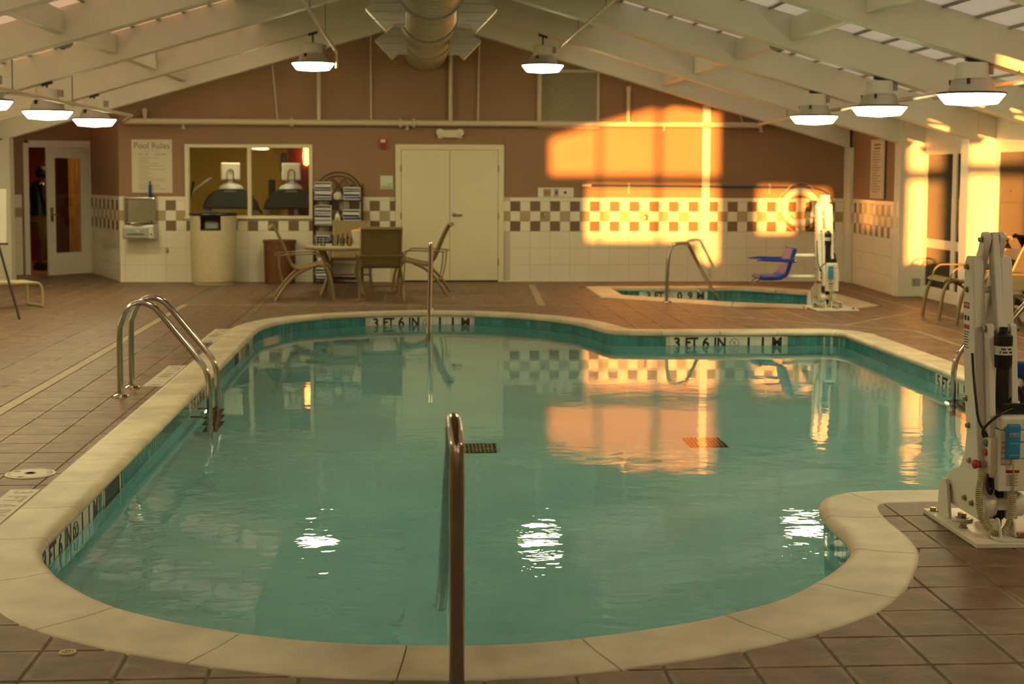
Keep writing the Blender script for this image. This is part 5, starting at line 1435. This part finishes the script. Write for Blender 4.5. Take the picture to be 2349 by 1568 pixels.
# deck covers
t = thing('deck_cover', 'round cream skimmer cover set in the deck', 'cover', (-2.115, 8.10, 0.001))
mb = MB(); mb.lathe([(0.135,-0.004),(0.135,0.003),(0.128,0.004),(0.118,0.004),(0.116,0.001),(0.112,0.001),(0.110,0.004),(0.0,0.005)], seg=32); b = mb.build('lid', M['deckmarker'], t, smooth=40)
mb = MB(); mb.lathe([(0.035,0.005),(0.034,0.007),(0.028,0.007),(0.026,0.005)], seg=20); mb.build('finger_ring', M['bin'], b)
for a in (0.3, 2.6, 4.4):
    mb = MB(); mb.box(0.085,0.112,-0.012,0.012,0.0045,0.006,Matrix.Rotation(a,4,'Z')); mb.build('notch', M['black'], b)
t = thing('deck_drain', 'small round brass drain in the near deck tiles', 'drain', (-1.205, 5.045, 0.001))
mb = MB(); mb.lathe([(0.030,-0.004),(0.030,0.003),(0.022,0.003),(0.021,0.0)], seg=20); mb.build('rim', M['cord'], t, smooth=40)
mb = MB(); mb.lathe([(0.021,0.0008),(0.0,0.001)], seg=20); mb.build('well', M['wicker'], t)
mb = MB()
for k in (-1,0,1): mb.box(k*0.011-0.0025,k*0.011+0.0025,-0.018,0.018,0.001,0.0025)
mb.box(-0.02,0.02,-0.0025,0.0025,0.001,0.0025); mb.build('grate', M['cord'], t)

# ------------------------------------------------------------------ patio chairs
def patio_chair(loc, rz, label, group, back=0.0):
    t = thing('patio_chair', label, 'chair', loc, rz, group)
    hw = 0.255
    prof_ = [(-0.49-back,0.925),(-0.465-back,0.955),(-0.44-back*0.9,0.94),(-0.36-back*0.7,0.79),(-0.275-back*0.3,0.58),(-0.215,0.455),(-0.16,0.415),(-0.08,0.415),(0.06,0.445),(0.17,0.470),(0.235,0.462),(0.265,0.435)]
    C = smooth_path([(p[0],0,p[1]) for p in prof_], 4)
    vs, fs = [], []
    for i, p in enumerate(C):
        d = (C[min(i+1,len(C)-1)]-C[max(i-1,0)]).normalized(); n = Vector((-d.z,0,d.x))*0.003
        for q in (p+n, p-n):
            vs += [(q.x,-hw,q.z),(q.x,hw,q.z)]
    for i in range(len(C)-1):
        a = 4*i; b = 4*(i+1)
        fs += [(a,a+1,b+1,b),(a+2,b+2,b+3,a+3),(a,b,b+2,a+2),(a+1,a+3,b+3,b+1)]
    fs += [(0,2,3,1),(len(vs)-4,len(vs)-3,len(vs)-1,len(vs)-2)]
    mb = MB(); mb.add(vs, fs); mb.build('sling', M['sling'], t, smooth=50)
    for s in (-1,1):
        y = s*hw
        mb = MB(); mb.tube([(p.x,y,p.z) for p in C], 0.014, 8, flat=1.25); mb.build('side_rail', M['chairframe'], t, smooth=60)
        mb = MB(); mb.tube(smooth_path([(0.13,y,0.46),(0.215,s*(hw+0.012),0.425),(0.262,s*(hw+0.022),0.33),(0.292,s*(hw+0.03),0.18),(0.315,s*(hw+0.035),0.0)],4), 0.014, 8, flat=1.5); mb.build('leg', M['chairframe'], t, smooth=60)
        mb = MB(); mb.tube(smooth_path([(0.02,y,0.43),(-0.13,s*(hw+0.012),0.365),(-0.26,s*(hw+0.022),0.25),(-0.36,s*(hw+0.03),0.12),(-0.435,s*(hw+0.04),0.0)],4), 0.014, 8, flat=1.5); mb.build('leg', M['chairframe'], t, smooth=60)
        mb = MB(); mb.tube(smooth_path([(-0.40,s*(hw+0.045),0.588),(-0.2,s*(hw+0.05),0.60),(0.05,s*(hw+0.05),0.605),(0.13,s*(hw+0.05),0.59),(0.185,s*(hw+0.045),0.53),(0.205,s*(hw+0.03),0.44)],4), 0.012, 8, flat=0.8); mb.build('armrest', M['chairframe'], t, smooth=60)
        mb = MB(); mb.tube([(-0.385,s*(hw+0.045),0.588),(-0.37,s*(hw+0.04),0.40),(-0.32,s*(hw+0.028),0.17)], 0.009, 6); mb.build('arm_strut', M['chairframe'], t, smooth=60)
    mb = MB(); mb.tube([(-0.31,-hw-0.02,0.19),(-0.31,hw+0.02,0.19)], 0.012, 8).tube([(-0.42,-hw-0.02,0.588),(-0.42,hw+0.02,0.588)], 0.010, 8); mb.build('stretcher', M['chairframe'], t, smooth=60)
    mb = MB(); mb.tube([(0.15,-hw,0.43),(0.15,hw,0.43)], 0.010, 8); mb.build('seat_bar', M['chairframe'], t, smooth=60)
    return t
GP = 'patio chairs around the table'
patio_chair((-1.40,19.25,0), 0.12, 'brown patio chair seen side-on in front of the wicker hamper', GP)
patio_chair((-0.46,19.30,0), PI/2+0.06, 'brown patio chair with its back to the pool, nearest the pool', GP)
patio_chair((0.02,20.10,0), PI-0.10, 'brown patio chair seen side-on in front of the double door', GP)
patio_chair((-0.92,20.78,0), -PI/2, 'brown patio chair behind the table, in front of the towel rack', GP)
GR = 'patio chairs by the glazed wall'
patio_chair((6.26,16.50,0), PI-0.02, 'tan patio chair by the glazed wall, nearer the hot tub', GR, 0.03)
patio_chair((6.27,15.42,0), PI+0.02, 'tan patio chair by the glazed wall, half behind the near pool lift', GR, 0.03)
# chaise longue and easel on the entry side
ax = Vector((-0.78,-0.62,0)).normalized()
t = thing('chaise_longue', 'low tan sun lounger under the easel by the entry door', 'sun lounger', (-4.68, 18.25, 0), math.atan2(ax.y, ax.x))
hw = 0.215
for s in (-1,1):
    mb = MB(); mb.tube(smooth_path([(-0.02,s*hw,0.02),(-0.015,s*hw,0.22),(0.02,s*hw,0.29),(0.10,s*hw,0.305),(0.6,s*hw,0.31),(1.3,s*hw,0.31),(1.9,s*hw,0.31)],4), 0.015, 8); mb.build('side_rail', M['chaise'], t, smooth=60)
    mb = MB(); mb.tube([(1.6,s*hw,0.30),(1.62,s*hw,0.0)], 0.014, 8); mb.build('leg', M['chaise'], t, smooth=60)
mb = MB(); mb.tube([(-0.02,-hw,0.02),(-0.02,hw,0.02)], 0.015, 8); mb.build('foot_bar', M['chaise'], t, smooth=60)
for k in range(26):
    x = 0.05 + k*0.07; z = 0.322 if k > 3 else 0.312-0.0*(3-k)
    mb = MB(); mb.box(x,x+0.058,-hw-0.016,hw+0.016,z,z+0.006); mb.build('strap', M['cord'], t, bevel=0.002)
mb = MB(); mb.tube(smooth_path([(0.02,-0.18,0.285),(0.03,-0.09,0.235),(0.03,0.0,0.222),(0.03,0.09,0.235),(0.02,0.18,0.285)],4), 0.004, 5); mb.build('hanging_cord', M['chaise'], t)

t = thing('easel_sign', 'white sign board on a black easel at the picture edge', 'easel', (-4.66, 16.6, 0))
Fb = Matrix.Translation((0.0,0,0)) @ Matrix.Rotation(0.15,4,'Z') @ Matrix.Rotation(-0.17,4,'X')
mb = MB(); mb.box(-0.66,0.10,-0.03,-0.012,0.86,1.47,Fb); mb.build('board', mat('board_white', (0.74,0.70,0.62), 0.5), t)
mb = MB(); mb.box(-0.70,0.12,-0.05,0.0,0.84,0.86,Fb); mb.build('ledge', M['blackmetal'], t)
for a, b in (((-0.20,0.285,1.44),(0.24,0.02,0.0)),((-0.42,0.30,1.44),(-0.86,0.02,0.0)),((-0.30,0.31,1.45),(-0.26,0.80,0.0))):
    mb = MB(); mb.tube([a,b], 0.014, 8); mb.build('leg', M['blackmetal'], t, smooth=60)

# ------------------------------------------------------------------ drinking fountain, bin, hamper
t = thing('drinking_fountain', 'steel wall-mounted drinking fountain under the Pool Rules board', 'drinking fountain', (-4.09, YB-0.006, 0.66))
mb = MB(); mb.box(-0.235,0.235,-0.05,0,0.22,0.63).box(-0.235,-0.205,-0.16,-0.05,0.24,0.61).box(0.205,0.235,-0.16,-0.05,0.24,0.61).box(-0.205,0.205,-0.16,-0.05,0.58,0.61); mb.build('back_hood', M['steel'], t, bevel=0.012)
mb = MB(); mb.box(-0.215,0.235,-0.34,0,0.0,0.205); b = mb.build('basin_case', M['alu'], t, bevel=0.014)
mb = MB(); mb.prism([(-0.215,-0.345),(0.16,-0.345),(0.16,-0.365),(-0.215,-0.365)],0.02,0.16,'z'); mb.build('front_panel', M['grey'], b, bevel=0.006)
mb = MB(); mb.box(-0.15,0.10,-0.372,-0.364,0.065,0.08); mb.build('push_bar', M['black'], b)
mb = MB(); mb.box(-0.02,0.03,-0.370,-0.364,0.115,0.13); mb.build('badge', M['white'], b)
mb = MB(); mb.lathe([(0.014,-0.340),(0.014,-0.352),(0,-0.354)], (0.195,0,0.07), 12, 'y'); mb.build('lock', M['black'], b)
mb = MB(); mb.lathe([(0.20,0.0),(0.19,0.012),(0.15,0.004),(0,-0.01)], (0.0,-0.17,0.205), 24); mb.build('bowl', M['steel'], t, smooth=40)
mb = MB(); mb.tube([(0.14,-0.17,0.205),(0.14,-0.175,0.24),(0.11,-0.18,0.255)], 0.012, 8); mb.build('bubbler', M['steel'], t, smooth=40)
t = thing('blue_bottle', 'slim blue bottle standing on the drinking fountain', 'bottle', (-3.945, YB-0.09, 1.270))
mb = MB(); mb.lathe([(0.022,0.0),(0.023,0.17),(0.015,0.20),(0.015,0.235),(0.0,0.24)], seg=16); mb.build('body', M['seatblue'], t, smooth=40)
mb = MB(); mb.lathe([(0.0165,0.195),(0.0165,0.212)], seg=16); mb.build('band', M['grey'], t)

t = thing('waste_bin', 'tall beige round waste bin with black lid under the gym window', 'bin', (-2.975, 21.84, 0))
mb = MB(); mb.lathe([(0.30,0.0),(0.305,0.02),(0.298,0.04),(0.325,0.05),(0.335,0.30),(0.338,0.72)], seg=40, cap=False); mb.build('body', M['bin'], t, smooth=30)
hood = MB()
nseg = 40
for k in range(nseg):
    a0, a1 = 2*PI*k/nseg, 2*PI*(k+1)/nseg; mid = (a0+a1)/2
    front = abs(((mid+PI/2+PI) % (2*PI))-PI) < 0.42
    z0 = 0.73; z1 = 0.80 if front else 1.015
    q = []
    for r in (0.336, 0.318):
        for a in (a0, a1):
            for z in (z0, z1): q.append((r*math.cos(a), r*math.sin(a), z))
    hood.add(q, [(0,2,3,1),(4,5,7,6),(1,3,7,5),(0,4,6,2),(0,1,5,4),(2,6,7,3)])
hood.build('hood', M['bin'], t)
mb = MB(); mb.lathe([(0.328,0.716),(0.341,0.722),(0.341,0.732),(0.328,0.738)], seg=40); mb.build('hood_band', M['bin'], t, smooth=40)
mb = MB(); mb.lathe([(0.345,1.015),(0.352,1.03),(0.345,1.05),(0.20,1.065),(0.0,1.07)], seg=40); mb.build('lid', M['black'], t, smooth=35)
mb = MB(); mb.lathe([(0.30,0.60),(0.30,0.83)], seg=30, cap=False); mb.build('liner', M['black'], t)
mb = MB(); mb.box(-0.12,0.11,-0.18,0.1,0.74,0.93); mb.build('rubbish_bag', M['grey'], t, bevel=0.04)

t = thing('wicker_hamper', 'brown wicker hamper standing against the tiled wall', 'hamper', (-2.02, 21.97, 0))
mb = MB()
rings = []
for j in range(31):
    z = 0.02+0.60*j/30; r = 0.222+0.012*(z/0.62)+(0.006 if j % 2 else 0)
    rings.append((r, z))
mb.lathe([(0.0,0.0),(0.222,0.0)]+rings+[(0.235,0.625),(0.0,0.63)], seg=36); mb.build('basket', M['wicker'], t, smooth=50)
mb = MB(); mb.lathe([(0.245,0.605),(0.25,0.62),(0.245,0.645),(0.0,0.655)], seg=36); mb.build('lid', M['wicker'], t, smooth=40)
mb = MB(); mb.lathe([(0.012,-0.248),(0.012,-0.258),(0,-0.26)], (0.16*0+0.0,0,0.60), 10, 'y', M=Matrix.Rotation(0.75,4,'Z')); mb.build('clasp', M['steel'], t)

# ------------------------------------------------------------------ towel rack and towels
RXC, RYC = -1.150, 21.98
t = thing('towel_rack', 'arched iron shelf rack filled with striped towels', 'rack', (RXC, RYC, 0))
hx, hy = 0.355, 0.17
for sx in (-1,1):
    for sy in (-1,1):
        mb = MB(); mb.tube([(sx*hx,sy*hy,0),(sx*hx,sy*hy,1.48 if sy>0 else 1.40)], 0.011, 8); mb.build('post', M['iron'], t, smooth=60)
SH = [0.07, 0.36, 0.62, 0.855, 1.235]
for z in SH:
    mb = MB(); mb.tube([(-hx,-hy,z),(hx,-hy,z),(hx,hy,z),(-hx,hy,z)], 0.010, 6, closed=True)
    for k in range(9): mb.tube([(-hx+0.079*k,-hy,z),(-hx+0.079*k,hy,z)], 0.005, 5)
    mb.box(-hx,hx,-hy,hy,z-0.006,z-0.002)
    mb.build('shelf', M['iron'], t)
mb = MB(); mb.tube([(hx*math.cos(a)*-1,hy,1.30+0.355*math.sin(a)) for a in [PI*k/20 for k in range(21)]], 0.010, 8).tube([(0.30*math.cos(a)*-1,hy,1.30+0.295*math.sin(a)) for a in [PI*k/20 for k in range(21)]], 0.007, 8)
mb.build('arch', M['iron'], t, smooth=60)
mb = MB()
for sx in (-1,1):
    mb.tube(smooth_path([(0,hy,1.25),(sx*0.06,hy,1.36),(sx*0.01,hy,1.46),(sx*0.09,hy,1.55),(sx*0.13,hy,1.48)],5), 0.007, 6)
    mb.tube(smooth_path([(sx*0.30,hy,1.32),(sx*0.20,hy,1.38),(sx*0.22,hy,1.47),(sx*0.15,hy,1.42)],5), 0.006, 6)
mb.build('scrollwork', M['iron'], t, smooth=60)
random.seed(11)
UPW = ['bottom', 'second', 'third', 'fourth', 'fifth', 'sixth', 'seventh']
def towel(x, y, z, w, h, lab, group):
    o = thing('folded_towel', lab, 'towel', (x, y, z), random.uniform(-0.05,0.05), group)
    d = 0.28
    tl = random.uniform(-0.004,0.004)
    mb = MB(); mb.prism([(-w/2,0.003),(-w/2+0.01,0),(w/2-0.01,tl*0.3),(w/2,0.004),(w/2+0.004,h*0.5),(w/2-0.002,h-0.003),(w/2-0.014,h),(-w/2+0.012,h-0.001),(-w/2,h-0.005),(-w/2-0.004,h*0.5)], -d/2, d/2); mb.build('body', M['towel'], o, bevel=0.006)
    mb = MB(); z0 = h*random.uniform(0.12,0.5); hh = h*random.uniform(0.34,0.5)
    mb.prism([(-w/2+0.006,z0),(w/2-0.006,z0+random.uniform(-0.006,0.006)),(w/2-0.006,z0+hh),(-w/2+0.006,z0+hh+random.uniform(-0.004,0.006))], -d/2-0.003, -d/2+0.004); mb.build('stripe', M['stripe'], o)
def stack(x, z, w, n, h, where):
    for k in range(n): towel(x+random.uniform(-0.008,0.008), RYC-0.02, z+0.011+k*h, w, h-0.002, 'blue-striped white folded towel, %s up in the %s' % (UPW[k], where) if k else 'blue-striped white folded towel, bottom of the %s' % where, 'towels in the %s' % where)
stack(RXC-0.215, SH[4], 0.25, 5, 0.053, 'taller top-shelf stack')
stack(RXC+0.215, SH[4], 0.245, 4, 0.047, 'shorter top-shelf stack')
stack(RXC-0.215, SH[3], 0.25, 6, 0.050, 'second-shelf stack next to the window')
stack(RXC+0.205, SH[3], 0.25, 4, 0.060, 'second-shelf stack next to the tiles')
stack(RXC-0.225, SH[2], 0.215, 2, 0.045, 'small middle-shelf stack')
stack(RXC-0.22, SH[0], 0.23, 3, 0.053, 'low stack near the floor')
def rolled(x, y, z, r, lab):
    o = thing('rolled_towel', lab, 'towel', (x, y, z))
    mb = MB(); mb.lathe([(r*0.6,-0.15),(r,-0.14),(r,0.13),(r*0.8,0.14)], (0,0,r), 20, 'y'); mb.build('roll', M['towel'], o, smooth=40)
    sp = [(r*(0.15+0.8*k/50)*math.cos(k*0.42), -0.151, r+r*(0.15+0.8*k/50)*math.sin(k*0.42)) for k in range(50)]
    mb = MB(); mb.tube(sp, 0.003, 5); mb.build('spiral_edge', M['stripe' if r < 0.05 else 'tilegrout'], o)
rolled(RXC+0.0, RYC-0.03, SH[4]+0.011, 0.058, 'white rolled towel between the two top-shelf stacks')
t = thing('draped_towel', 'white towel draped over the low rack shelf', 'towel', (RXC-0.18, RYC-hy, SH[1]))
mb = MB(); mb.prism([(-0.13,0.012),(0.13,0.012),(0.11,-0.03),(0.08,-0.08),(0.04,-0.05),(-0.03,-0.06),(-0.09,-0.02)], -0.022, -0.012).box(-0.13,0.13,-0.02,0.2,0.012,0.02); mb.build('cloth', M['towel'], t)
t = thing('lotion_bottle', 'white printed bottle on the second rack shelf', 'bottle', (RXC-0.005, RYC-0.08, SH[3]+0.011))
mb = MB(); mb.lathe([(0.042,0.0),(0.044,0.13),(0.03,0.16),(0.014,0.175),(0.014,0.2),(0,0.202)], seg=16); b = mb.build('body', M['white'], t, smooth=40)
mb = MB(); mb.box(-0.02,0.02,-0.046,-0.043,0.05,0.06).box(-0.02,0.01,-0.046,-0.043,0.075,0.085).box(-0.02,0.02,-0.046,-0.043,0.10,0.11); mb.build('print', M['stripe'], b)

# ------------------------------------------------------------------ table and what stands on it
TX, TY, TZ = -0.98, 19.98, 0.665
t = thing('patio_table', 'round pale-topped patio table between the brown chairs', 'table', (TX, TY, 0))
mb = MB(); mb.lathe([(0.0,TZ-0.03),(0.50,TZ-0.03),(0.515,TZ-0.02),(0.515,TZ-0.006),(0.505,TZ),(0.0,TZ)], seg=40); mb.build('tabletop', mat('table_stone', (0.50,0.40,0.28), 0.3), t, smooth=30)
mb = MB(); mb.lathe([(0.50,TZ-0.05),(0.53,TZ-0.045),(0.53,TZ-0.025),(0.515,TZ-0.022)], seg=40, cap=False); mb.build('edge_ring', M['chairframe'], t, smooth=40)
for k in range(4):
    a = PI/4+k*PI/2; c_, s_ = math.cos(a), math.sin(a)
    mb = MB(); mb.tube(smooth_path([(0.42*c_,0.42*s_,TZ-0.04),(0.30*c_,0.30*s_,0.42),(0.26*c_,0.26*s_,0.30),(0.34*c_,0.34*s_,0.12),(0.40*c_,0.40*s_,0.0)],4), 0.026, 8); mb.build('leg', M['chairframe'], t, smooth=60)
t = thing('snack_bowl', 'white bowl heaped with yellow snacks on the patio table', 'bowl', (TX+0.24, TY-0.16, TZ))
mb = MB(); mb.lathe([(0.0,0.0),(0.075,0.0),(0.115,0.16),(0.122,0.21),(0.112,0.21),(0.09,0.1),(0,0.08)], seg=28); mb.build('bowl', M['white'], t, smooth=40)
SN = mat('snack_yellow', (0.75,0.42,0.03), 0.7)
mb = MB(); random.seed(5)
for k in range(70):
    r = 0.11*math.sqrt(random.random()); a = random.random()*2*PI; z = 0.205+0.04*(1-r/0.11)*random.random()
    mb.lathe([(0,-0.014),(0.016,0),(0,0.014)], (r*math.cos(a), r*math.sin(a), z), 6)
tag(mb.build('snacks', SN, t), kind='stuff')
CUP = glass('cup_plastic', (0.93,0.94,0.90), 1.6, 0.15); GRN = mat('cup_green', (0.08,0.26,0.04), 0.5)
for i, (dx, dy, r) in enumerate(((-0.36,-0.12,0.040),(-0.26,-0.22,0.040),(-0.10,-0.14,0.052),(0.0,-0.26,0.040),(0.10,-0.30,0.034))):
    t = thing('plastic_cup', 'clear plastic cup with green print, %s from the wicker hamper side of the table' % ORD[i], 'cup', (TX+dx, TY+dy, TZ), group='plastic cups on the patio table')
    hgt = 0.11 if i != 2 else 0.15
    mb = MB(); mb.lathe([(r*0.75,0.0),(r,hgt),(r*0.95,hgt),(r*0.72,0.004),(0,0.004)], seg=18, cap=False); mb.build('cup', M['white'] if False else CUP, t, smooth=40)
    mb = MB()
    for k in range(7):
        a = 2*PI*k/7; mb.box(r*0.82,r*0.86,-0.010,0.010,0.008+0.006*(k%2),0.024+0.006*(k%3),Matrix.Rotation(a,4,'Z'))
    mb.build('green_print', GRN, t)
for i, dx in enumerate((-0.035, 0.035)):
    t = thing('sauce_bottle', 'small dark bottle with red cap on the table, %s the snack bowl' % ('farther from' if i == 0 else 'closer to'), 'bottle', (TX+dx+0.02, TY+0.12, TZ), group='small bottles on the patio table')
    mb = MB(); mb.lathe([(0.018,0.0),(0.018,0.10),(0.009,0.125),(0.009,0.15)], seg=14); mb.build('body', M['black'], t, smooth=40)
    mb = MB(); mb.lathe([(0.011,0.146),(0.011,0.17),(0,0.172)], seg=12); mb.build('cap', M['red'], t)
t = thing('napkin_cup', 'small orange cup beside the snack bowl', 'cup', (TX+0.10, TY-0.10, TZ))
mb = MB(); mb.lathe([(0.022,0.0),(0.028,0.09),(0.024,0.09),(0.02,0.01),(0,0.01)], seg=16); mb.build('cup', mat('orange_cup', (0.55,0.24,0.06), 0.5), t, smooth=40)

# ------------------------------------------------------------------ rescue pole and life ring
t = thing('rescue_pole', 'long blue rescue pole with hook hung across the sunlit wall', 'pole', (2.53, YB-0.036, 1.468))
mb = MB(); mb.tube([(0.14,0,0.0),(1.6,0,-0.008),(3.2,0,-0.022),(3.35,0,-0.024)], 0.017, 10); mb.build('pole', M['poleblue'], t, smooth=60)
mb = MB(); mb.tube([(0.0,0,0.0),(0.14,0,0.0)], 0.019, 10); mb.build('grip', M['white'], t, smooth=60)
mb = MB(); mb.tube(smooth_path([(3.35,0,-0.024),(3.58,-0.02,-0.03),(3.76,-0.03,-0.09),(3.86,-0.03,-0.20),(3.89,-0.03,-0.36),(3.87,-0.03,-0.5)],5), 0.011, 8); mb.build('hook', M['poleblue'], t, smooth=60)
for x in (0.72, 2.9):
    mb = MB(); mb.tube([(x,0.022,0.02),(x,-0.022,-0.022),(x,-0.03,0.0),(x,-0.025,0.03)], 0.005, 6).box(x-0.01,x+0.01,0.018,0.027,-0.12,0.04); mb.build('wall_hook', M['cord'], t)
t = thing('life_ring', 'white life ring hanging on the tiled wall behind the far pool lift', 'life ring', (5.885, YB-0.135, 1.146))
mb = MB(); R_ = 0.245
mb.tube([(R_*math.cos(a),0,R_*math.sin(a)) for a in [2*PI*k/40 for k in range(40)]], 0.062, 14, closed=True); mb.build('ring', M['white'], t, smooth=80)
mb = MB()
for k in range(4):
    a = PI/2*k+PI/4
    mb.tube([((R_+0.066*math.cos(q))*math.cos(a), 0.066*math.sin(q), (R_+0.066*math.cos(q))*math.sin(a)) for q in [2*PI*j/14 for j in range(14)]], 0.010, 6, closed=True)
mb.build('band', M['rope'], t, smooth=80)
mb = MB()
for k in range(4):
    a0 = PI/2*k+PI/4; mb.tube([((0.33+0.05*math.sin(PI*j/8))*math.cos(a0+PI/2*j/8),0.02,(0.33+0.05*math.sin(PI*j/8))*math.sin(a0+PI/2*j/8)) for j in range(9)], 0.006, 6)
mb.tube([(0,0.02,-0.31),(0.01,0.0,-0.38),(-0.01,0,-0.42)], 0.007, 6); mb.build('grab_rope', M['rope'], t, smooth=80)
mb = MB(); mb.tube([(0,0.125,0.19),(0,0.0,0.175),(0,-0.02,0.16)], 0.008, 6); mb.build('wall_hook', M['steel'], t)

# boxes and plate on the glazed wall columns
for i, (x, lab) in enumerate(((6.735,'pale wall box with a small knob on the sunlit column'),)):
    t = thing('wall_box', lab, 'box', (x, 17.0, 1.486))
    mb = MB(); mb.box(-0.148,0.148,-0.045,0,-0.162,0.162); b = mb.build('case', M['white'], t, bevel=0.004)
    mb = MB(); mb.box(-0.135,0.135,-0.052,-0.046,-0.15,0.15); d = mb.build('cover', M['white'], t, bevel=0.002)
    mb = MB(); mb.lathe([(0.016,-0.052),(0.014,-0.075),(0,-0.077)], (0,0,-0.02), 12, 'y'); mb.build('knob', M['cream'], d)
t = thing('vent_plate', 'small square grey plate low on the white column past the hot tub', 'vent', (6.785, 19.43, 0.195))
mb = MB(); mb.box(-0.056,0.056,-0.010,0,-0.052,0.052); b = mb.build('plate', M['grey'], t, bevel=0.002)
mb = MB()
for k in range(5): mb.box(-0.045,0.045,-0.013,-0.009,-0.04+k*0.018,-0.034+k*0.018)
mb.build('louver', M['alu'], b)
# infill wall with a second box and a low window beyond the second column
mb = MB(); mb.box(6.92,7.9,17.04,17.14,0.80,2.3).box(6.92,7.9,17.04,17.14,0,0.12); tag(mb.build('wall_infill', M['white']), 'white infill wall beside the sunlit column', 'wall', None, 'structure')
mb = MB(); mb.box(6.92,7.9,17.08,17.10,0.12,0.70); wo = MB()
w6 = thing('window_6', 'low dark window under the white infill wall', 'window', kind='structure')
mb.build('pane', M['darkpane'], w6); wo.box(6.92,7.9,17.02,17.14,0.70,0.80); wo.build('window_rail', M['white'], w6)
t = thing('wall_box', 'pale wall box with a small knob on the infill wall at the picture edge', 'box', (7.16, 17.04, 1.486))
mb = MB(); mb.box(-0.148,0.148,-0.045,0,-0.162,0.162); mb.build('case', M['white'], t, bevel=0.004)
mb = MB(); mb.box(-0.135,0.135,-0.052,-0.046,-0.15,0.15); d = mb.build('cover', M['white'], t, bevel=0.002)
mb = MB(); mb.lathe([(0.016,-0.052),(0.014,-0.075),(0,-0.077)], (0,0,-0.02), 12, 'y'); mb.build('knob', M['cream'], d)
